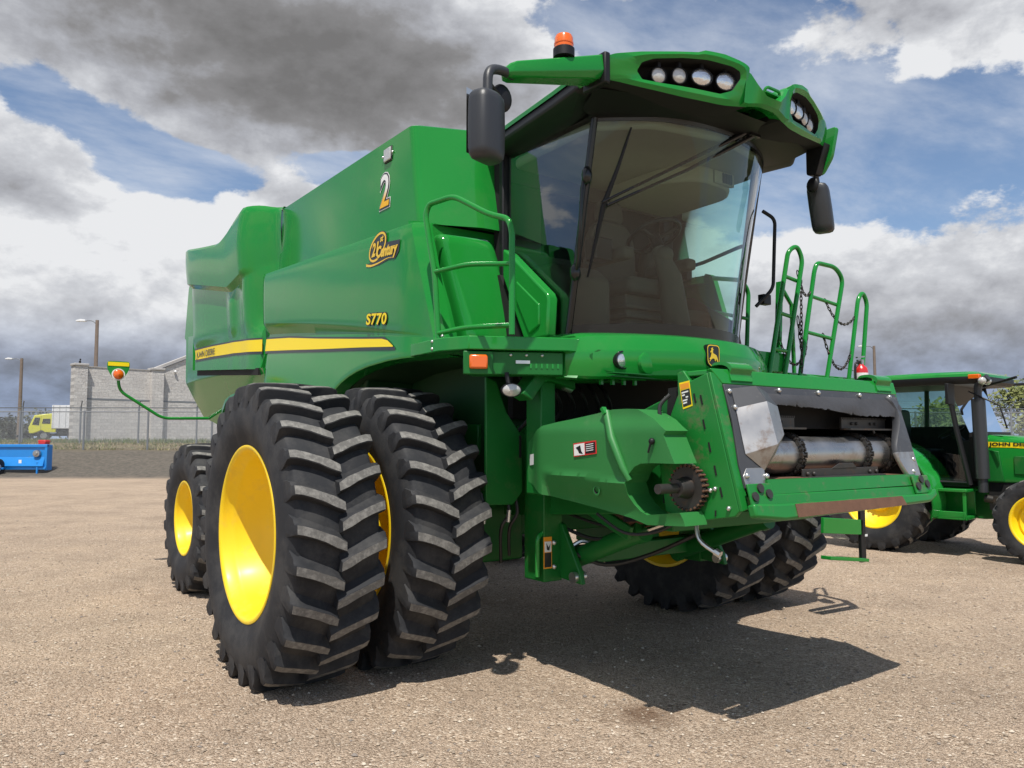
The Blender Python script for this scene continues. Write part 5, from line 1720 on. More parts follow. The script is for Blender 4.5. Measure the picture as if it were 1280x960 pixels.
# cab floor, fenders
b = MB(); b.box(-0.62, 0.62, -1.15, 0.30, 0.92, 1.02); b.build('cab_floor', 'black', TR, bevel=0.01)
for sx in (-1, 1):
    b = MB(); rg = []
    for k in range(15):
        a = radians(-14 + 175 * k / 14)
        y, z = -0.84 * cos(a) * 1.0, 0.72 + 0.84 * sin(a)
        rg.append([(sx * 0.60, y, z), (sx * 1.00, y, z), (sx * 1.015, y, z - 0.03), (sx * 1.00, y * 0.975, z - 0.055)])
    b.loft(rg, False)
    b.build('fender', 'green', TR, smooth_deg=40)
# cab frame
b = MB()
for sx in (-1, 1):
    b.tube([(sx * 0.62, -1.16, 0.95), (sx * 0.64, -1.02, 1.7), (sx * 0.64, -0.92, 2.32)], 0.035, 8)
    b.tube([(sx * 0.64, -0.10, 1.45), (sx * 0.645, -0.12, 2.32)], 0.035, 8)
    b.tube([(sx * 0.64, 0.45, 1.45), (sx * 0.62, 0.42, 2.32)], 0.03, 8)
    b.tube([(sx * 0.62, -1.15, 0.98), (sx * 0.64, -0.72, 0.98), (sx * 0.64, -0.12, 1.5), (sx * 0.64, 0.45, 1.5)], 0.025, 8)
b.bar((-0.62, -1.2, 1.62), (0.62, -1.2, 1.62), 0.06, 0.06)
b.box(-0.5, 0.5, -1.30, -1.12, 1.0, 1.66)
b.build('cab_frame', 'black', TR)
b = MB()
b.add([(-0.645, -1.12, 1.0), (-0.645, -0.70, 1.0), (-0.655, -0.14, 1.52), (-0.655, -0.14, 2.3), (-0.655, -0.93, 2.3)], [(0, 1, 2, 3, 4)])
b.add([(-0.65, -0.08, 1.52), (-0.65, 0.43, 1.52), (-0.63, 0.41, 2.3), (-0.65, -0.10, 2.3)], [(0, 1, 2, 3)])
b.add([(0.645, -1.12, 1.0), (0.645, -0.70, 1.0), (0.655, -0.14, 1.52), (0.655, -0.14, 2.3), (0.655, -0.93, 2.3)], [(0, 1, 2, 3, 4)])
b.add([(0.65, -0.08, 1.52), (0.65, 0.43, 1.52), (0.63, 0.41, 2.3), (0.65, -0.10, 2.3)], [(0, 1, 2, 3)])
b.add([(-0.60, -1.17, 1.64), (0.60, -1.17, 1.64), (0.63, -0.93, 2.3), (-0.63, -0.93, 2.3)], [(0, 1, 2, 3)])
b.add([(-0.60, 0.47, 1.5), (0.60, 0.47, 1.5), (0.6, 0.43, 2.3), (-0.6, 0.43, 2.3)], [(0, 1, 2, 3)])
b.build('cab_glass', 'glass_lt', TR, merge=False)
b = MB()
rp = round2([(-0.74, 0.62), (0.74, 0.62), (0.76, -0.9), (0.62, -1.36), (-0.62, -1.36), (-0.76, -0.9)], 0.12, 4)
b.loft([[(p[0] * 0.97, p[1] * 0.97, 2.30) for p in rp], [(p[0], p[1], 2.34) for p in rp], [(p[0], p[1], 2.40) for p in rp]], True, 1)
b.loft([[(p[0], p[1], 2.40) for p in rp], [(p[0] * 0.99, p[1] * 0.99, 2.435) for p in rp], [(p[0] * 0.93, p[1] * 0.93, 2.47) for p in rp], [(p[0] * 0.5, p[1] * 0.5, 2.50) for p in rp]], True, 0)
b.add([(p[0] * 0.5, p[1] * 0.5, 2.50) for p in rp], [tuple(range(len(rp)))], 0)
b.add([(p[0] * 0.97, p[1] * 0.97, 2.30) for p in rp], [tuple(range(len(rp)))], 1)
rf = b.build('cab_roof', ['green', 'black'], TR, smooth_deg=40)
b = MB(); b.box(-0.74, -0.66, -1.36, -1.22, 2.36, 2.42); b.build('turn_lamp', 'amber', rf, bevel=0.01)
b = MB()
for x in (-0.52, -0.70): b.ball((x, -1.38, 2.33), (0.06, 0.05, 0.05), 14, 8)
b.build('work_lamp', 'lens', rf)
b = MB(); b.tube([(-0.55, 0.10, 2.45), (-0.58, 0.75, 2.72)], 0.006, 6); b.build('antenna', 'black', rf)
b = MB(); b.cyl((-0.58, -1.30, 1.04), (-0.58, -1.28, 2.10), 0.085, 18); b.tube(rounded([(-0.58, -1.28, 2.08), (-0.58, -1.28, 2.30), (-0.60, -1.42, 2.38)], 0.1, 6), 0.048, 12)
b.cyl((-0.58, -1.30, 0.86), (-0.58, -1.30, 1.05), 0.06, 12); b.build('exhaust', 'grey_plastic', TR)
b = MB(); b.box(-0.98, -0.76, -1.06, -1.02, 2.02, 2.30); b.tube([(-0.66, -1.0, 2.25), (-0.8, -1.02, 2.22)], 0.015, 6); b.build('mirror', 'black', TR, bevel=0.02)
for pts_, r_ in (([(0.62, -1.12, 2.34), (0.95, -1.45, 2.36), (0.98, -1.5, 2.3)], 0.02), ([(-0.40, -1.28, 2.27), (-0.60, -1.75, 2.36)], 0.018), ([(-0.62, -1.18, 2.2), (-0.62, -1.55, 2.0), (-0.60, -1.62, 1.7)], 0.012)):
    b = MB(); b.tube(pts_, r_, 6); b.build('mirror_bracket', 'black', TR)
b = MB(); b.box(-0.80, -0.40, -1.16, -0.62, 0.50, 0.54); b.box(-0.80, -0.78, -1.16, -0.62, 0.54, 0.60); b.box(-0.80, -0.76, -1.16, -1.12, 0.5, 0.86); b.box(-0.80, -0.76, -0.66, -0.62, 0.5, 0.86); b.box(-0.82, -0.40, -1.18, -0.60, 0.86, 0.90)
b.box(-0.42, -0.40, -1.14, -0.64, 0.54, 0.86)
b.build('step', 'green', TR, bevel=0.008)
b = MB(); b.cyl((-0.52, -1.30, 0.78), (-0.52, -1.42, 0.76), 0.05, 10); b.box(-0.60, -0.50, -1.5, -1.42, 0.72, 0.82); b.build('filter_bowl', 'iron', TR)
b = MB(); b.box(-0.25, 0.25, -0.52, -0.02, 1.28, 1.42); b.prism(round2([(-0.24, 1.40), (0.24, 1.40), (0.20, 2.0), (-0.20, 2.0)], 0.08, 4), 'y', -0.06, 0.06); b.box(-0.2, 0.2, -0.45, -0.05, 1.0, 1.28)
b.build('seat', 'black', TR, bevel=0.03)
b = MB()
cw = Vector((0, -0.72, 1.66)); nw = Vector((0, 0.5, 0.87)); uw = Vector((1, 0, 0)); vw = nw.cross(uw)
b.tube([cw + (uw * cos(2 * pi * k / 24) + vw * sin(2 * pi * k / 24)) * 0.19 for k in range(24)], 0.016, 8, closed=True)
b.tube([cw, (0, -1.1, 1.25)], 0.05, 10)
for k in range(3): b.tube([cw, cw + (uw * cos(2.1 * k) + vw * sin(2.1 * k)) * 0.18], 0.012, 6)
b.build('steering_wheel', 'black', TR)
b = MB(); b.box(-0.45, 0.45, -1.15, -0.95, 1.0, 1.55); b.box(0.56, 0.60, -1.1, 0.4, 0.98, 1.75); b.box(-0.5, 0.5, 0.30, 0.40, 1.0, 1.75); b.box(-0.55, -0.35, -0.5, 0.1, 1.0, 1.35); b.box(0.35, 0.55, -0.5, 0.1, 1.0, 1.35); b.build('dash_and_dark_boxes', 'black', TR, bevel=0.03)  # dashboard, with black boxes added to darken the lower half of the cab

# ================================================================== BLUE IMPLEMENT
ix, iy = CC(-21.05, 33.0)
IM = empty('box_scraper', (ix, iy, 0), -YAW)
tag(IM, 'bright blue towed box scraper on a small black wheel at the far left', 'farm implement')
b = MB()
b.box(-2.4, 1.78, 0.0, 0.06, 0.30, 1.28)
b.box(-2.4, 1.80, -0.06, 0.10, 1.20, 1.32); b.box(-2.4, 1.78, -0.10, 0.0, 0.28, 0.38); b.box(1.70, 1.80, -0.05, 0.35, 0.25, 1.30)
b.prism([(-0.02, 0.80), (-0.16, 0.42), (-0.10, 0.38), (0.0, 0.38)], 'x', -2.4, 1.70)
bl = b.build('blade_box', 'blue', IM, bevel=0.015)
b = MB(); b.bar((-0.50, -0.25, 0.35), (-0.50, -0.10, 1.40), 0.09, 0.09); b.bar((-0.62, -0.2, 0.5), (-0.62, -0.1, 1.3), 0.06, 0.06); b.bar((-1.2, -0.30, 0.35), (0.2, -0.30, 0.33), 0.12, 0.08); b.bar((1.45, -0.1, 0.05), (1.45, -0.1, 0.6), 0.07, 0.07)
b.build('frame', 'blue', IM, bevel=0.01)
b = MB(); b.lathe([(-0.1, 0.15), (-0.11, 0.30), (-0.08, 0.365), (0.08, 0.365), (0.11, 0.30), (0.1, 0.15)], 28, 'x', (0.02, -0.42, 0.36)); wl_ = b.build('wheel', 'tyre', IM)
b = MB(); b.lathe([(-0.06, 0.001), (-0.06, 0.15), (0.06, 0.15), (0.06, 0.001)], 18, 'x', (0.02, -0.42, 0.36)); b.build('rim', 'white', wl_)
b = MB(); b.lathe([(-0.16, 0.001), (-0.16, 0.06), (-0.13, 0.07), (-0.12, 0.14), (0.0, 0.15)], 20, 'y', (1.40, -0.02, 0.94)); b.build('gearbox_cover', 'steel', IM)
b = MB(); b.box(0.68, 0.80, -0.115, -0.10, 0.52, 0.68); b.build('decal', 'white_decal', bl)
b = MB(); b.box(-0.98, -0.84, -0.12, -0.10, 0.72, 0.86); b.build('warning_decal', 'red_decal', bl)
b = MB(); b.box(1.35, 1.65, 0.06, 0.4, 1.32, 1.50); b.box(1.33, 1.67, 0.05, 0.42, 1.42, 1.46); b.build('tool_box', 'red_decal', IM, bevel=0.02)

# ================================================================== YELLOW TRUCK AND WHITE TRAILER
tx_, ty_ = CC(-47.1, 80.0)
TK_ = empty('yard_truck', (tx_, ty_, zt(80)), -YAW + radians(28))          # local -x = left = front
tag(TK_, 'small bright yellow cab-over truck parked beyond the fence, left of the grey block wall', 'truck')
b = MB()
b.prism([(-1.25, 0.75), (-1.32, 1.3), (-0.85, 2.55), (1.0, 2.80), (1.05, 0.85), (0.1, 0.85), (-0.2, 1.05), (-0.9, 0.75)], 'y', -1.15, 1.0)
cb = b.build('cab', 'truckyellow', TK_, bevel=0.06)
b = MB()
b.prism([(-0.18, 1.72), (-0.10, 2.20), (0.55, 2.22), (0.55, 1.72)], 'y', -1.165, -1.15); b.prism([(-1.02, 1.62), (-0.78, 2.32), (-0.35, 2.32), (-0.42, 1.55)], 'y', -1.165, -1.15)
b.build('window', 'blackgloss', cb)
b = MB(); b.box(-0.28, -0.26, -1.158, -1.15, 0.95, 2.45); b.box(0.7, 0.72, -1.158, -1.15, 0.95, 2.45); b.build('door_seam', 'black_decal', cb)
b = MB(); b.box(-1.9, 3.6, -0.5, 0.5, 0.5, 0.78); b.box(-2.3, -1.2, -1.1, 0.9, 0.35, 0.6); b.box(1.1, 3.3, -1.1, 0.9, 0.55, 1.0); b.build('chassis', 'black', TK_)
for wx, wy in ((0.0, -1.0), (3.0, -1.0), (0.0, 1.0), (3.0, 1.0)):
    b = MB(); b.lathe([(-0.14, 0.3), (-0.14, 0.5), (-0.10, 0.53), (0.10, 0.53), (0.14, 0.5), (0.14, 0.3)], 24, 'y', (wx, wy, 0.53)); q_ = b.build('wheel', 'tyre', TK_)
    b = MB(); b.lathe([(-0.10, 0.001), (-0.10, 0.3), (0.10, 0.3), (0.10, 0.001)], 18, 'y', (wx, wy, 0.53)); b.build('rim', 'steel', q_)
ax_, ay_ = CC(-45.55, 80.82)
TL = empty('trailer', (ax_, ay_, zt(82)), -YAW + radians(28))
tag(TL, 'plain white box trailer coupled behind the yellow truck, half hidden by the block wall', 'trailer')
b = MB(); b.box(-1.1, 9.5, -1.2, 1.2, 1.25, 3.6); tb = b.build('body', 'white', TL, bevel=0.03)
b = MB()
for k in range(12): b.box(-1.0 + 0.55 * k, -0.97 + 0.55 * k, -1.215, -1.2, 1.3, 3.55)
b.build('rib', 'fencepost', tb)
b = MB(); b.box(-1.0, 9.4, -0.9, 0.9, 0.9, 1.25); b.build('chassis', 'black', TL)
for wx in (6.5, 7.8):
    b = MB(); b.lathe([(-1.1, 0.3), (-1.1, 0.5), (1.1, 0.5), (1.1, 0.3)], 20, 'y', (wx, 0, 0.5)); b.build('wheel', 'tyre', TL)
b = MB(); b.bar((0.9, -0.8, 0.0), (0.9, -0.8, 1.0), 0.12, 0.12); b.build('landing_leg', 'black', TL)

# ================================================================== GREY BLOCK BUILDING
mb_, nt, N, L, pb = nodes_of('split_face_block')
tc = N.new('ShaderNodeTexCoord'); mp_ = N.new('ShaderNodeMapping'); mp_.inputs['Rotation'].default_value = (radians(90), 0, 0)
br = N.new('ShaderNodeTexBrick'); br.inputs['Scale'].default_value = 1.0; br.inputs['Brick Width'].default_value = 0.41; br.inputs['Row Height'].default_value = 0.205
br.inputs['Mortar Size'].default_value = 0.008; br.inputs['Color1'].default_value = (0.56, 0.53, 0.50, 1); br.inputs['Color2'].default_value = (0.66, 0.63, 0.59, 1); br.inputs['Mortar'].default_value = (0.42, 0.40, 0.38, 1)
ns = N.new('ShaderNodeTexNoise'); ns.inputs['Scale'].default_value = 9; ns.inputs['Detail'].default_value = 8; ns.inputs['Roughness'].default_value = 0.75
bp = N.new('ShaderNodeBump'); bp.inputs['Strength'].default_value = 1.0; bp.inputs['Distance'].default_value = 0.06
mx = N.new('ShaderNodeMix'); mx.data_type = 'RGBA'; mx.blend_type = 'MULTIPLY'; mx.inputs[0].default_value = 0.6
mr = N.new('ShaderNodeMapRange'); mr.inputs[1].default_value = 0.3; mr.inputs[2].default_value = 0.7; mr.inputs[3].default_value = 0.6; mr.inputs[4].default_value = 1.2
L.new(tc.outputs['Object'], mp_.inputs[0]); L.new(mp_.outputs[0], br.inputs[0]); L.new(tc.outputs['Object'], ns.inputs[0]); L.new(ns.outputs[0], mr.inputs[0]); L.new(br.outputs[0], mx.inputs[6]); L.new(mr.outputs[0], mx.inputs[7])
L.new(mx.outputs[2], pb.inputs['Base Color']); L.new(ns.outputs[0], bp.inputs['Height']); L.new(bp.outputs[0], pb.inputs['Normal']); pb.inputs['Roughness'].default_value = 0.9
M['block'] = mb_
gx, gy = CC(-26.55, 47.8)
wd = Vector(CC(-22.9, 51.4)) - Vector((gx, gy))
BA = atan2(wd.y, wd.x)
BL = empty('block_building', (gx, gy, zt(48)), BA)          # local +x runs along the wall, +y into the building
tag(BL, 'long light grey split-face block building with pilasters and a low gable, behind the fences', 'building')
TOPZ = 4.62
b = MB(); b.box(0.3, 4.9, 0.0, 0.4, -0.3, TOPZ); b.prism([(4.9, -0.3), (4.9, TOPZ), (10.5, TOPZ + 2.6), (16, TOPZ), (30, TOPZ), (30, -0.3)], 'y', 0.06, 0.46); b.box(3.2, 30, 0.3, 11, -0.3, TOPZ - 0.6)
b.build('wall', 'block', BL)
b = MB(); b.box(0.3, 4.9, -0.012, -0.002, 2.62, 2.72); b.box(4.9, 30, 0.05, 0.058, 2.62, 2.72); b.build('band_course', 'fencepost', BL)
for px_ in (0.0, 4.55):
    b = MB(); b.box(px_, px_ + 0.72, -0.35, 0.4, -0.3, TOPZ + 0.02); pl_ = b.build('pilaster', 'block', BL)
    b = MB(); b.box(px_ - 0.06, px_ + 0.78, -0.42, 0.45, TOPZ + 0.02, TOPZ + 0.17); b.build('pilaster_cap', 'concrete_cap', pl_, bevel=0.03)
b = MB(); b.box(0.37, 4.55, -0.04, 0.35, TOPZ, TOPZ + 0.05); b.build('parapet_cap', 'concrete_cap', BL)
b = MB(); b.prism([(4.8, TOPZ + 0.02), (10.5, TOPZ + 2.66), (10.5, TOPZ + 2.84), (4.8, TOPZ + 0.20)], 'y', -0.06, 0.55); b.build('roof_trim', 'concrete_cap', BL)
b = MB(); b.ball((6.1, -0.05, TOPZ + 0.02), (0.09, 0.1, 0.09), 12, 8); b.build('wall_lamp', 'white', BL)
b = MB(); b.ball((0.36, 0, TOPZ + 0.27), (0.07, 0.10, 0.10), 10, 8); b.ball((0.36, -0.06, TOPZ + 0.42), (0.05, 0.05, 0.06), 10, 8); b.tube([(0.36, 0.06, TOPZ + 0.26), (0.36, 0.2, TOPZ + 0.20)], [0.04, 0.012], 8)
bird = b.build('bird', 'black')
bird.matrix_world = Matrix.Translation((gx, gy, zt(48))) @ Matrix.Rotation(BA, 4, 'Z')
tag(bird, 'tiny dark bird perched on the cap of the left corner pilaster', 'bird')

# ================================================================== FENCES
mf = D.materials.new('chain_link'); mf.use_nodes = True
nt = mf.node_tree; N = nt.nodes; L = nt.links; N.clear()
out = N.new('ShaderNodeOutputMaterial'); mixs = N.new('ShaderNodeMixShader'); trn = N.new('ShaderNodeBsdfTransparent'); df = N.new('ShaderNodeBsdfDiffuse'); df.inputs[0].default_value = (0.34, 0.35, 0.36, 1)
tc = N.new('ShaderNodeTexCoord'); sp = N.new('ShaderNodeSeparateXYZ'); L.new(tc.outputs['Object'], sp.inputs[0])


def mnode(op, a, c_=None, clamp=False):
    n = N.new('ShaderNodeMath'); n.operation = op; n.use_clamp = clamp
    for i, v in enumerate((a, c_)):
        if v is None: continue
        if isinstance(v, (int, float)): n.inputs[i].default_value = v
        else: L.new(v, n.inputs[i])
    return n.outputs[0]


facs = []
for s in (1, -1):
    q = mnode('MULTIPLY', mnode('ADD', sp.outputs[0], mnode('MULTIPLY', sp.outputs[2], s)), 1 / 0.07)
    fr = mnode('FRACT', mnode('ADD', q, 1000.0))
    facs.append(mnode('LESS_THAN', fr, 0.085))
L.new(mnode('MAXIMUM', facs[0], facs[1]), mixs.inputs[0]); L.new(trn.outputs[0], mixs.inputs[1]); L.new(df.outputs[0], mixs.inputs[2]); L.new(mixs.outputs[0], out.inputs[0])
M['chainlink'] = mf


def fence(lat0, lat1, dep, sp_, h, off, barb, label, lean=0):
    z = zt(dep)
    x, y = CC(0, dep)
    F_ = empty('chain_link_fence', (x, y, z), -YAW)
    tag(F_, label, 'fence', 'chain link fences')
    b = MB(); b.add([(lat0, 0, 0.05), (lat1, 0, 0.05), (lat1, 0, h), (lat0, 0, h)], [(0, 1, 2, 3)]); b.build('mesh_panel', 'chainlink', F_)
    b = MB(); b.cyl((lat0, 0, h), (lat1, 0, h), 0.024, 6); b.build('top_rail', 'fencepost', F_)
    n = int((lat1 - lat0) / sp_); proto = None
    for k in range(n + 1):
        lx = lat0 + off + sp_ * k
        if lx > lat1: break
        if proto is None:
            b = MB(); b.cyl((0, 0, -0.2), (0, 0, h + 0.05), 0.048, 8)
            if barb: b.bar((0, 0, h + 0.03), (0.14, -0.15, h + 0.36), 0.05, 0.03)
            proto = b.build('post', 'fencepost', F_); proto.location = (lx, 0, 0)
        else:
            c = proto.copy(); COL.objects.link(c); c.parent = F_; c.location = (lx, 0, 0)
    if barb:
        b = MB()
        for q in (0.13, 0.24, 0.35): b.cyl((lat0, -0.05 - q * 0.3, h + q), (lat1, -0.05 - q * 0.3, h + q), 0.006, 4)
        b.build('barbed_wire', 'fencepost', F_)


fence(-33.0, 27.0, 37.6, 3.03, 1.80, 0.615, False, 'lower chain link fence without barbs standing along the top of the dark gravel bank')
fence(-38.0, 30.0, 41.2, 3.02, 1.86, 0.50, True, 'taller chain link fence topped with barbed-wire arms, in front of the block wall')


# ================================================================== LIGHT POLES
def pole(lat, dep, h, arm, label, r=0.16):
    x, y = CC(lat, dep); z = zt(dep)
    P_ = empty('light_pole', (x, y, z), -YAW); tag(P_, label, 'light pole', 'wooden yard light poles')
    b = MB(); b.tube([(0, 0, -0.5), (0.04, 0, h * 0.5), (0.02, 0, h)], [r, r * 0.85, r * 0.7], 12); b.build('pole', 'wood', P_)
    b = MB(); b.tube(rounded([(0, 0, h - 0.35), (arm * 0.35, 0, h - 0.02), (arm, 0, h - 0.05)], 0.3), 0.035, 8); b.build('arm', 'fencepost', P_)
    b = MB(); s = 1 if arm > 0 else -1
    b.prism([(arm + s * 0.6, h - 0.10), (arm + s * 0.62, h - 0.02), (arm + s * 0.3, h + 0.07), (arm - s * 0.1, h + 0.02), (arm - s * 0.1, h - 0.10)], 'y', -0.14, 0.14)
    b.build('lamp_head', 'white', P_, bevel=0.02)


pole(-49.7, 80, 8.35, -1.0, 'shorter leaning wooden light pole at the far left, single lamp pointing left', 0.20)
pole(-30.6, 58, 8.95, -0.9, 'taller wooden light pole rising from behind the grey block wall', 0.17)
pole(36.7, 80, 9.7, -1.0, 'wooden light pole seen between the combine rails and the tractor roof', 0.18)

# ================================================================== TREES
mleaf = []
for nm, c_ in (('leaf_spring', (0.17, 0.19, 0.05)), ('leaf_olive', (0.10, 0.125, 0.045)), ('leaf_far', (0.075, 0.085, 0.06))):
    m = mat(nm, c_, 0.7, var=0.45, vscale=0.8); M[nm] = m
M['bark'] = mat('bark', (0.09, 0.07, 0.055), 0.9, var=0.2)


def tree(lat, dep, h, w, leafm, label, seed, nl=1500, ls=0.22, base=0.12):
    R = random.Random(seed); x, y = CC(lat, dep)
    T = empty('deciduous_tree', (x, y, zt(dep)), R.uniform(0, 6)); tag(T, label, 'tree', 'trees beyond the yard')
    b = MB(); b.tube([(0, 0, -0.3), (0.03 * w, 0, h * 0.3), (0, 0.05 * w, h * 0.65), (0.05, 0, h * 0.9)], [h * 0.035, h * 0.024, h * 0.014, h * 0.004], 8)
    cl = []
    for k in range(15):
        t = base + (0.97 - base) * (k + R.random()) / 15; a = R.uniform(0, 2 * pi)
        rr = w * 0.5 * (sin(pi * min(1, 0.22 + t * 0.8)) ** 0.7) * R.uniform(0.35, 0.95)
        c0 = Vector((rr * cos(a), rr * sin(a), h * min(0.97, t + 0.06)))
        b.tube([(0, 0, h * t * 0.75), c0 * 0.55 + Vector((0, 0, h * t * 0.36)), c0], [h * 0.011, h * 0.007, h * 0.002], 5)
        cl.append((c0, w * R.uniform(0.12, 0.24)))
    b.build('trunk', 'bark', T)
    b = MB()
    for k in range(nl):
        c0, r = cl[R.randrange(len(cl))]
        d = Vector((R.gauss(0, 1), R.gauss(0, 1), R.gauss(0, 0.8)))
        p = c0 + d * r * 0.62
        u = Vector((R.uniform(-1, 1), R.uniform(-1, 1), R.uniform(-1, 1))).normalized(); v = u.orthogonal().normalized()
        s = ls * R.uniform(0.5, 1.2)
        b.v += [tuple(p - u * s), tuple(p - v * s * 0.55), tuple(p + u * s), tuple(p + v * s * 0.55)]
        o = len(b.v) - 4; b.f.append((o, o + 1, o + 2, o + 3)); b.mi.append(0)
    b.build('crown', leafm, T, merge=False)


TREES = [(33.0, 62, 2.6, 4.0, 'leaf_spring', 'rounded pale tree seen through the rear of the tractor cab glass'),
         (36.6, 66, 2.9, 4.6, 'leaf_olive', 'darker olive tree seen through the middle of the tractor cab'),
         (39.6, 62, 4.2, 4.6, 'leaf_spring', 'taller pale green tree just behind the tractor windscreen'),
         (42.5, 64, 4.8, 5.2, 'leaf_olive', 'olive green tree right behind the tractor exhaust and hood'),
         (44.6, 61, 5.4, 4.6, 'leaf_spring', 'tallest pale spring tree above the tractor hood at the right edge'),
         (48.0, 66, 5.3, 6.0, 'leaf_olive', 'olive tree at the very right edge of the picture')]
for k, a in enumerate(TREES): tree(*a, seed=20 + k, nl=2200, ls=0.20)
FAR = [(-92, 145, 3.3, 6, 'dark bushy tree on the far left horizon, left of the light pole'), (-89.5, 150, 4.2, 7, 'largest dark tree on the far left skyline beside the light pole'), (-90, 168, 2.4, 8, 'low dark tree on the horizon between the light pole and the yellow truck'),
       (-97, 150, 2.8, 8, 'low dark tree cut by the left edge of the picture')]
for k, (la, de, h_, w_, lb_) in enumerate(FAR): tree(la, de, h_, w_, 'leaf_far', lb_, 50 + k, nl=900, ls=0.42, base=0.05)

# ================================================================== GROUND
mg, nt, N, L, pb = nodes_of('gravel_yard')
tc = N.new('ShaderNodeTexCoord')


def nnoise(scale, det=5, rough=0.6, vec=None):
    n = N.new('ShaderNodeTexNoise'); n.inputs['Scale'].default_value = scale; n.inputs['Detail'].default_value = det; n.inputs['Roughness'].default_value = rough
    L.new(vec or tc.outputs['Object'], n.inputs['Vector']); return n


def nmix(f, a, c_, bt='MIX'):
    n = N.new('ShaderNodeMix'); n.data_type = 'RGBA'; n.blend_type = bt
    for i, v in ((0, f), (6, a), (7, c_)):
        if isinstance(v, (int, float)): n.inputs[i].default_value = v
        elif isinstance(v, tuple): n.inputs[i].default_value = (*v, 1)
        else: L.new(v, n.inputs[i])
    return n.outputs[2]


def nramp(v, stops):
    n = N.new('ShaderNodeValToRGB'); e = n.color_ramp.elements
    while len(e) < len(stops): e.new(0.5)
    for q, (p, c_) in zip(e, stops): q.position = p; q.color = (*c_, 1)
    L.new(v, n.inputs[0]); return n.outputs[0]


def nrange(v, a, c_, lo, hi):
    n = N.new('ShaderNodeMapRange'); n.inputs[1].default_value = a; n.inputs[2].default_value = c_; n.inputs[3].default_value = lo; n.inputs[4].default_value = hi
    L.new(v, n.inputs[0]); return n.outputs[0]


wn = nnoise(14, 3)
warp = N.new('ShaderNodeMix'); warp.data_type = 'VECTOR'; warp.inputs[0].default_value = 0.012
L.new(tc.outputs['Object'], warp.inputs[4]); L.new(wn.outputs['Color'], warp.inputs[5])
v1 = N.new('ShaderNodeTexVoronoi'); v1.inputs['Scale'].default_value = 80; L.new(warp.outputs[1], v1.inputs['Vector'])
v2 = N.new('ShaderNodeTexVoronoi'); v2.inputs['Scale'].default_value = 170; L.new(warp.outputs[1], v2.inputs['Vector'])
sepc = N.new('ShaderNodeSeparateColor'); L.new(v1.outputs['Color'], sepc.inputs[0])
sepc2 = N.new('ShaderNodeSeparateColor'); L.new(v2.outputs['Color'], sepc2.inputs[0])
stone = nramp(sepc.outputs[0], [(0.0, (0.17, 0.122, 0.086)), (0.28, (0.42, 0.318, 0.230)), (0.65, (0.55, 0.423, 0.312)), (0.88, (0.71, 0.575, 0.44)), (1.0, (0.90, 0.79, 0.65))])
fine = nramp(sepc2.outputs[0], [(0.0, (0.17, 0.122, 0.086)), (0.5, (0.48, 0.366, 0.268)), (1.0, (0.73, 0.585, 0.45))])
big = nnoise(1.1, 8, 0.65); med = nnoise(5.5, 7, 0.7)
c1 = nmix(nrange(med.outputs['Fac'], 0.38, 0.62, 0.0, 1.0), stone, fine)
c2 = nmix(0.75, c1, nramp(big.outputs['Fac'], [(0.3, (0.74, 0.73, 0.72)), (0.5, (0.98, 0.97, 0.96)), (0.7, (1.12, 1.10, 1.06))]), 'MULTIPLY')
sxyz = N.new('ShaderNodeSeparateXYZ'); L.new(tc.outputs['Object'], sxyz.inputs[0])
# compacted wheel tracks running across the yard
tr_n = nnoise(0.35, 4, 0.5)
c2 = nmix(0.35, c2, nramp(tr_n.outputs['Fac'], [(0.35, (0.80, 0.79, 0.78)), (0.62, (1.1, 1.09, 1.07))]), 'MULTIPLY')
# darker brown patch with a ragged edge, near the drive shaft
gm = N.new('ShaderNodeVectorMath'); gm.operation = 'DISTANCE'
geo = N.new('ShaderNodeNewGeometry'); L.new(geo.outputs['Position'], gm.inputs[0]); gm.inputs[1].default_value = (-0.90, -1.92, 0)
om = mnode('SUBTRACT', 1.0, nrange(mnode('ADD', gm.outputs['Value'], mnode('MULTIPLY', mnode('SUBTRACT', med.outputs['Fac'], 0.5), 0.45)), 0.10, 0.30, 0.0, 1.0)) if False else None
gdist = gm.outputs['Value']
mm = N.new('ShaderNodeMath'); mm.operation = 'MULTIPLY_ADD'; L.new(med.outputs['Fac'], mm.inputs[0]); mm.inputs[1].default_value = 0.5; L.new(gdist, mm.inputs[2])
patchf = nrange(mm.outputs[0], 0.30, 0.52, 0.75, 0.0)
c2 = nmix(patchf, c2, (0.15, 0.085, 0.05))
# dark gravel bank, then dry ground and grass behind
yn = N.new('ShaderNodeMath'); yn.operation = 'MULTIPLY_ADD'; L.new(big.outputs['Fac'], yn.inputs[0]); yn.inputs[1].default_value = 2.0; L.new(sxyz.outputs[1], yn.inputs[2])
bankf = nrange(yn.outputs[0], 31.6, 33.2, 0.0, 1.0)
bankc = nmix(nrange(med.outputs['Fac'], 0.35, 0.65, 0, 1), (0.11, 0.10, 0.085), (0.19, 0.165, 0.135))
c3 = nmix(bankf, c2, bankc)
fieldf = nrange(yn.outputs[0], 37.6, 39.6, 0.0, 1.0)
dry = nnoise(0.9, 7, 0.7)
fieldc = nramp(dry.outputs['Fac'], [(0.35, (0.10, 0.09, 0.05)), (0.5, (0.25, 0.20, 0.13)), (0.65, (0.085, 0.10, 0.04))])
c4 = nmix(fieldf, c3, fieldc)
L.new(c4, pb.inputs['Base Color']); pb.inputs['Roughness'].default_value = 0.95; pb.inputs['Specular IOR Level'].default_value = 0.15
hsum = N.new('ShaderNodeMath'); hsum.operation = 'MULTIPLY_ADD'; L.new(v2.outputs['Distance'], hsum.inputs[0]); hsum.inputs[1].default_value = -0.45
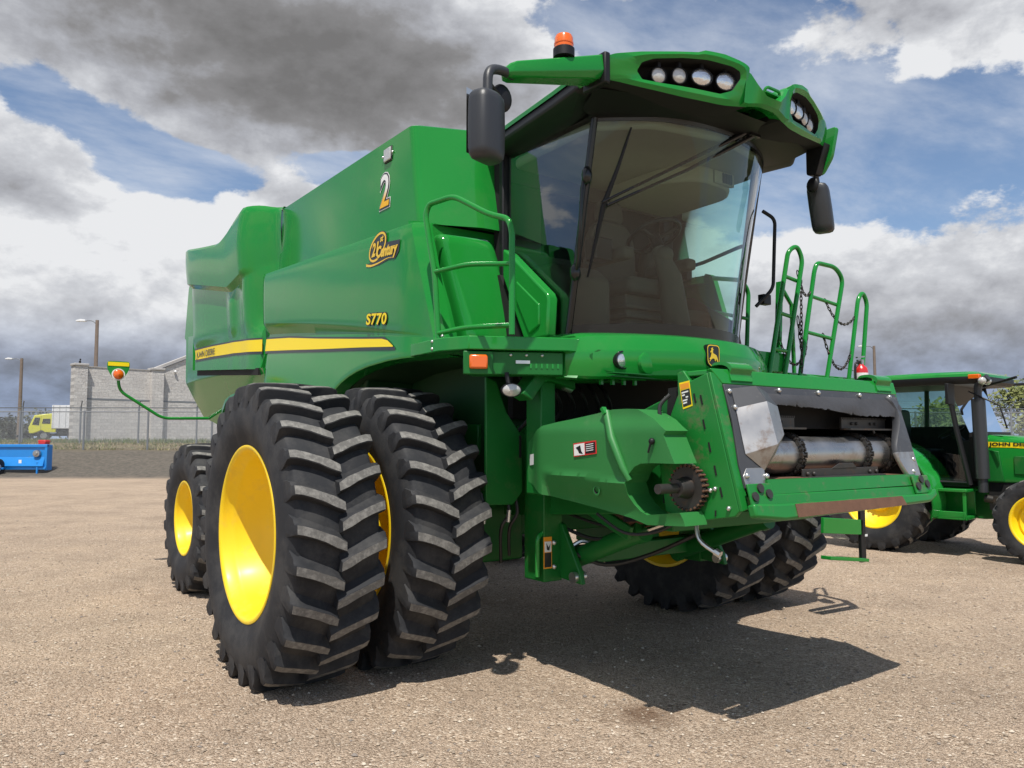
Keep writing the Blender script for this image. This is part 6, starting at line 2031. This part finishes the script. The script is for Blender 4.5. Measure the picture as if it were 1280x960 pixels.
h1 = N.new('ShaderNodeMath'); h1.operation = 'MULTIPLY'; L.new(v1.outputs['Distance'], h1.inputs[0]); h1.inputs[1].default_value = -1.0; L.new(h1.outputs[0], hsum.inputs[2])
bp = N.new('ShaderNodeBump'); bp.inputs['Strength'].default_value = 0.95; bp.inputs['Distance'].default_value = 0.016; L.new(hsum.outputs[0], bp.inputs['Height'])
bp2 = N.new('ShaderNodeBump'); bp2.inputs['Strength'].default_value = 0.35; bp2.inputs['Distance'].default_value = 0.06; L.new(med.outputs['Fac'], bp2.inputs['Height']); L.new(bp.outputs[0], bp2.inputs['Normal'])
L.new(bp2.outputs[0], pb.inputs['Normal'])
M['ground'] = mg
lats = [-2500, -600, -200, -120] + [-80 + 2 * k for k in range(81)] + [120, 200, 600, 2500]
deps = [-800, -100, -20, -5, 0, 4, 8, 12, 16, 20, 24, 28] + [30 + 0.5 * k for k in range(31)] + [47, 50, 55, 60, 70, 80, 100, 150, 250, 500, 1200, 4000]
vs = []
for d_ in deps:
    for la in lats:
        z = zt(d_)
        if 31 < d_ < 60 and abs(la) < 90: z += 0.10 * (noise.noise((la * 0.5, d_ * 0.5, 0)) * smooth((d_ - 31) / 3))
        vs.append((la, d_, z))
nl_ = len(lats); fs = [(j * nl_ + i, j * nl_ + i + 1, (j + 1) * nl_ + i + 1, (j + 1) * nl_ + i) for j in range(len(deps) - 1) for i in range(nl_ - 1)]
b = MB(); b.add(vs, fs); g = b.build('ground', 'ground', smooth_deg=80, merge=False); g.location = (CAMX, CAMY, 0); g.rotation_euler = (0, 0, -YAW); tag(g, kind='structure')

# loose stones on the yard, thicker close by
stm = []
for k, c_ in enumerate(((0.42, 0.34, 0.255), (0.27, 0.215, 0.16), (0.55, 0.475, 0.38), (0.22, 0.19, 0.165))):
    M['stone%d' % k] = mat('stone_%d' % k, c_, 0.9, var=0.2, vscale=40); stm.append('stone%d' % k)
b = MB(); R = random.Random(11)
base_v = [(0, 0, 1), (0.9, 0, 0.2), (0.28, 0.85, 0.25), (-0.72, 0.52, 0.15), (-0.72, -0.52, 0.25), (0.28, -0.85, 0.2), (0, 0, -0.6)]
base_f = [(0, 1, 2), (0, 2, 3), (0, 3, 4), (0, 4, 5), (0, 5, 1), (6, 2, 1), (6, 3, 2), (6, 4, 3), (6, 5, 4), (6, 1, 5)]
for k in range(17000):
    d_ = 3.2 + 12.0 * R.random() ** 1.35; la = R.uniform(-0.72, 0.72) * d_ * 1.05
    x, y = CC(la, d_)
    s = R.choice((0.005, 0.006, 0.007, 0.008, 0.010, 0.013)) * R.uniform(0.7, 1.25)
    a = R.uniform(0, 6.28); ca, sa = cos(a), sin(a); fx_, fy_, fz_ = R.uniform(0.8, 1.4), R.uniform(0.7, 1.1), R.uniform(0.5, 0.9)
    vv = []
    for p in base_v:
        q = (p[0] * fx_ * s * R.uniform(0.8, 1.2), p[1] * fy_ * s * R.uniform(0.8, 1.2), p[2] * fz_ * s)
        vv.append((x + q[0] * ca - q[1] * sa, y + q[0] * sa + q[1] * ca, q[2] + s * 0.15))
    b.add(vv, base_f, R.choice((0, 0, 0, 1, 1, 2, 3)))
b_o = b.build('gravel', stm, smooth_deg=20, merge=False); tag(b_o, 'loose tan gravel stones scattered over the yard surface', 'gravel', kind='stuff')

# weeds and dry grass along the bank top and the wall foot
for k, c_ in enumerate(((0.11, 0.15, 0.04), (0.20, 0.19, 0.07), (0.34, 0.29, 0.18))): M['grass%d' % k] = mat('grass_%d' % k, c_, 0.8, var=0.2)
b = MB(); R = random.Random(5)
for k in range(26000):
    dep = R.choice((R.uniform(37.4, 41), R.uniform(40, 47), R.uniform(43, 48)))
    la = R.uniform(-40, -8)
    nz = noise.noise((la * 0.8, dep * 0.8, 3))
    if nz < -0.1 and R.random() < 0.7: continue
    # keep clear of the building
    if dep > 47.2 + (la + 26.5) * 0.98 and la > -27.5 and dep > 47: continue
    x, y = CC(la, dep); z = zt(dep) - 0.03
    h_ = R.uniform(0.07, 0.22) * (1.5 if dep > 42 else 0.9) * (1 + 0.6 * nz); a = R.uniform(0, 6.28); w_ = R.uniform(0.012, 0.03)
    lx, ly = R.uniform(-0.1, 0.1), R.uniform(-0.1, 0.1)
    c_ = (0 if R.random() < 0.8 else 1) if dep > 42 else R.choice((1, 2, 2, 2, 0))
    b.add([(x - w_ * cos(a), y - w_ * sin(a), z), (x + w_ * cos(a), y + w_ * sin(a), z), (x + lx, y + ly, z + h_)], [(0, 1, 2)], c_)
go = b.build('grass', ['grass0', 'grass1', 'grass2'], merge=False); tag(go, 'green and dry weeds growing along the bank and the foot of the block wall', 'grass', kind='stuff')

# ================================================================== SKY
W = D.worlds.new('World'); SC.world = W; W.use_nodes = True
nt = W.node_tree; N = nt.nodes; L = nt.links; N.clear()
SUN = Vector((-0.32, -0.39, 1.0)).normalized()
elev = math.asin(SUN.z); rot = atan2(SUN.x, SUN.y)
out = N.new('ShaderNodeOutputWorld'); bg = N.new('ShaderNodeBackground'); L.new(bg.outputs[0], out.inputs[0])
sky = N.new('ShaderNodeTexSky'); sky.sky_type = 'NISHITA'; sky.sun_disc = False; sky.sun_elevation = elev; sky.sun_rotation = rot
sky.altitude = 1200; sky.air_density = 1.0; sky.dust_density = 0.7; sky.ozone_density = 1.2
tc = N.new('ShaderNodeTexCoord'); sp = N.new('ShaderNodeSeparateXYZ'); L.new(tc.outputs['Generated'], sp.inputs[0])
dx, dy, dz = sp.outputs
# planar cloud-deck coordinates
def mnode(op, a, c_=None, clamp=False):
    n = N.new('ShaderNodeMath'); n.operation = op; n.use_clamp = clamp
    for i, v in enumerate((a, c_)):
        if v is None: continue
        if isinstance(v, (int, float)): n.inputs[i].default_value = v
        else: L.new(v, n.inputs[i])
    return n.outputs[0]


az = mnode('MULTIPLY', mnode('ARCTAN2', dx, dy), 180 / pi)
el = mnode('MULTIPLY', mnode('ARCSINE', dz), 180 / pi)
zz = mnode('ADD', mnode('MAXIMUM', dz, 0.0), 0.14)
cmb = N.new('ShaderNodeCombineXYZ'); L.new(mnode('DIVIDE', dx, zz), cmb.inputs[0]); L.new(mnode('DIVIDE', dy, zz), cmb.inputs[1])
PL = cmb.outputs[0]
# direction with the height stretched, so that clouds are wider than tall
def stretched(off):
    c_ = N.new('ShaderNodeCombineXYZ'); L.new(dx, c_.inputs[0]); L.new(dy, c_.inputs[1]); L.new(mnode('MULTIPLY', mnode('ADD', dz, off), 1.7), c_.inputs[2]); return c_.outputs[0]


S0, S1 = stretched(0.0), stretched(0.022)


def wnoise(vec, sc, det, ro, off=0.0, dist=0.0):
    n = N.new('ShaderNodeTexNoise'); n.inputs['Scale'].default_value = sc; n.inputs['Detail'].default_value = det; n.inputs['Roughness'].default_value = ro; n.inputs['Distortion'].default_value = dist
    if off:
        m = N.new('ShaderNodeVectorMath'); m.operation = 'ADD'; m.inputs[1].default_value = (off, off * 0.7, off * 1.3); L.new(vec, m.inputs[0]); vec = m.outputs[0]
    L.new(vec, n.inputs['Vector']); return n.outputs['Fac']


def smap(v, a, c_, lo=0.0, hi=1.0):
    n = N.new('ShaderNodeMapRange'); n.interpolation_type = 'SMOOTHSTEP'; n.inputs[1].default_value = a; n.inputs[2].default_value = c_; n.inputs[3].default_value = lo; n.inputs[4].default_value = hi
    L.new(v, n.inputs[0]); return n.outputs[0]


def field(vec):
    return mnode('ADD', wnoise(vec, 4.6, 11, 0.56, 1.7, 0.1), mnode('MULTIPLY', wnoise(vec, 14.0, 9, 0.62, 7.7, 0.15), 0.34))    # mean 0.65


puff, puffu = field(S0), field(S1)


def blob(a0, e0, ra, re, w):
    """soft elliptical patch of sky around azimuth a0, elevation e0 (degrees)"""
    u = mnode('DIVIDE', mnode('SUBTRACT', az, a0), ra); v = mnode('DIVIDE', mnode('SUBTRACT', el, e0), re)
    d2 = mnode('ADD', mnode('MULTIPLY', u, u), mnode('MULTIPLY', v, v))
    return mnode('MULTIPLY', mnode('EXPONENT', mnode('MULTIPLY', d2, -0.8)), w)


def total(lst):
    s = None
    for q in lst:
        n = blob(*q); s = n if s is None else mnode('ADD', s, n)
    return s


SKY_COVER = [(15, 26, 16, 5.6, 0.40), (28, 24, 8, 4.8, 0.28), (3.2, 16.2, 4.6, 3.2, 0.34), (6.0, 20.6, 5.0, 2.0, -0.42), (12, 17.6, 6.0, 1.8, -0.32), (24.5, 18.8, 5.5, 1.5, -0.36), (15, 14.5, 6, 2.2, 0.16), (7, 11.2, 2.4, 1.6, 0.26), (13, 12.8, 4.4, 2.2, 0.22),
             (20.5, 17, 4, 1.7, 0.20), (2.5, 12.5, 3, 1.2, 0.1), (8, 4.0, 30, 4.6, 0.30), (59, 18.0, 9, 4.2, -0.26), (38, 28.5, 8, 2.4, -0.16), (47, 27.0, 6, 2.2, -0.20), (63, 26.0, 8, 3.0, 0.18), (-37, 14, 12, 6, -0.06), (-75, 30, 25, 16, -0.02), (150, 30, 45, 30, -0.30), (-165, 30, 40, 30, -0.30), (100, 35, 25, 25, -0.2), (63, 8.5, 15, 4.6, 0.34), (54, 12, 5, 1.8, 0.12), (63, 3.5, 26, 3.4, 0.3), (33, 26.5, 4, 4, 0.12)]
SKY_DARK = [(15, 26.5, 15.0, 6.0, 0.78), (28, 23.8, 8, 4.2, 0.42), (3.2, 15.0, 4.2, 1.9, 0.36), (14, 15, 9, 3.0, -0.20), (7.2, 10.4, 2.4, 1.1, 0.16), (13, 11.6, 4.5, 1.2, 0.16), (9, 8.4, 8, 1.2, 0.10), (21, 16.0, 3.5, 1.0, 0.20), (6, 4.0, 28, 2.9, 0.55), (12, 10.5, 12, 4, -0.10), (-37, 14, 14, 8, -0.30), (-75, 30, 25, 16, -0.25), (63, 26.2, 7, 2.0, 0.26), (65, 8.6, 15, 4.2, 0.30), (64, 3.2, 26, 2.8, 0.30),
            (58, 12.6, 8, 1.6, -0.16)]
cov = total(SKY_COVER); drk = total(SKY_DARK)
dens = mnode('ADD', puff, cov)
alpha = smap(dens, 0.635, 0.705)
# relief: a cloud is greyer where more cloud lies above it
relief = mnode('MULTIPLY', mnode('SUBTRACT', puffu, puff), 1.75)
soft = wnoise(S0, 6.0, 8, 0.55, 11.3, 0.1)
shade = mnode('ADD', mnode('ADD', drk, relief), mnode('ADD', mnode('MULTIPLY', mnode('SUBTRACT', soft, 0.5), 0.30), mnode('MULTIPLY', mnode('SUBTRACT', dens, 0.75), 0.30)))
cr = N.new('ShaderNodeValToRGB'); e = cr.color_ramp.elements
for k in range(3): e.new(0.5)
for q, (p, c_) in zip(e, [(0.0, (0.82, 0.83, 0.85)), (0.16, (0.62, 0.635, 0.67)), (0.42, (0.42, 0.43, 0.465)), (0.68, (0.265, 0.262, 0.268)), (1.0, (0.185, 0.182, 0.183))]): q.position = p; q.color = (*c_, 1)
L.new(shade, cr.inputs[0])
# distant layers near the horizon are bluer
tint = N.new('ShaderNodeMix'); tint.data_type = 'RGBA'; tint.blend_type = 'MULTIPLY'; L.new(smap(el, 2.0, 9.0, 1.0, 0.0), tint.inputs[0]); L.new(cr.outputs[0], tint.inputs[6]); tint.inputs[7].default_value = (0.72, 0.86, 1.12, 1)
BGS = 0.13
scl = N.new('ShaderNodeVectorMath'); scl.operation = 'SCALE'; L.new(tint.outputs[2], scl.inputs[0]); scl.inputs[3].default_value = 1.0 / BGS
# thin high streaks over the blue
strk = N.new('ShaderNodeMapping'); strk.inputs['Rotation'].default_value = (0, 0, radians(24)); strk.inputs['Scale'].default_value = (1.1, 1.9, 1); L.new(PL, strk.inputs[0])
cir = wnoise(strk.outputs[0], 1.3, 11, 0.60, 5.5, 0.15)
cira = smap(cir, 0.38, 0.78, 0.0, 0.80)
skyg = N.new('ShaderNodeVectorMath'); skyg.operation = 'SCALE'; L.new(sky.outputs[0], skyg.inputs[0]); skyg.inputs[3].default_value = 1.0
mixa = N.new('ShaderNodeMix'); mixa.data_type = 'RGBA'; L.new(cira, mixa.inputs[0]); L.new(skyg.outputs[0], mixa.inputs[6]); mixa.inputs[7].default_value = (0.72 / BGS, 0.76 / BGS, 0.83 / BGS, 1)
mixc = N.new('ShaderNodeMix'); mixc.data_type = 'RGBA'; L.new(alpha, mixc.inputs[0]); L.new(mixa.outputs[2], mixc.inputs[6]); L.new(scl.outputs[0], mixc.inputs[7])
L.new(mixc.outputs[2], bg.inputs[0]); bg.inputs[1].default_value = BGS

sl = D.lights.new('sun', 'SUN'); sl.energy = 5.0; sl.angle = radians(0.53); sl.color = (1.0, 0.955, 0.88)
so = D.objects.new('sun', sl); COL.objects.link(so); so.rotation_euler = (-SUN).to_track_quat('-Z', 'Y').to_euler()

# ================================================================== CAMERA
cd = D.cameras.new('camera'); cam = D.objects.new('camera', cd); COL.objects.link(cam)
cd.sensor_fit = 'HORIZONTAL'; cd.sensor_width = 36; cd.lens = 991.194 / 1280 * 36; cd.clip_start = 0.1; cd.clip_end = 9000
PIT, ROL = radians(3.973), radians(0.055)
Fv = Vector((sin(YAW) * cos(PIT), cos(YAW) * cos(PIT), sin(PIT))); Rv = Vector((cos(YAW), -sin(YAW), 0)); Uv = Rv.cross(Fv)
R2 = Rv * cos(ROL) + Uv * sin(ROL); U2 = Uv * cos(ROL) - Rv * sin(ROL)
cam.matrix_world = Matrix(((R2.x, U2.x, -Fv.x, CAMX), (R2.y, U2.y, -Fv.y, CAMY), (R2.z, U2.z, -Fv.z, CAMZ), (0, 0, 0, 1)))
SC.camera = cam
SC.render.resolution_x = 1024; SC.render.resolution_y = 768
vs_ = SC.view_settings; vs_.view_transform = 'Standard'; vs_.look = 'None'; vs_.exposure = 0.0; vs_.gamma = 1.0; vs_.use_curve_mapping = False
SC.cycles.max_bounces = 8; SC.cycles.transparent_max_bounces = 16; SC.cycles.use_denoising = True
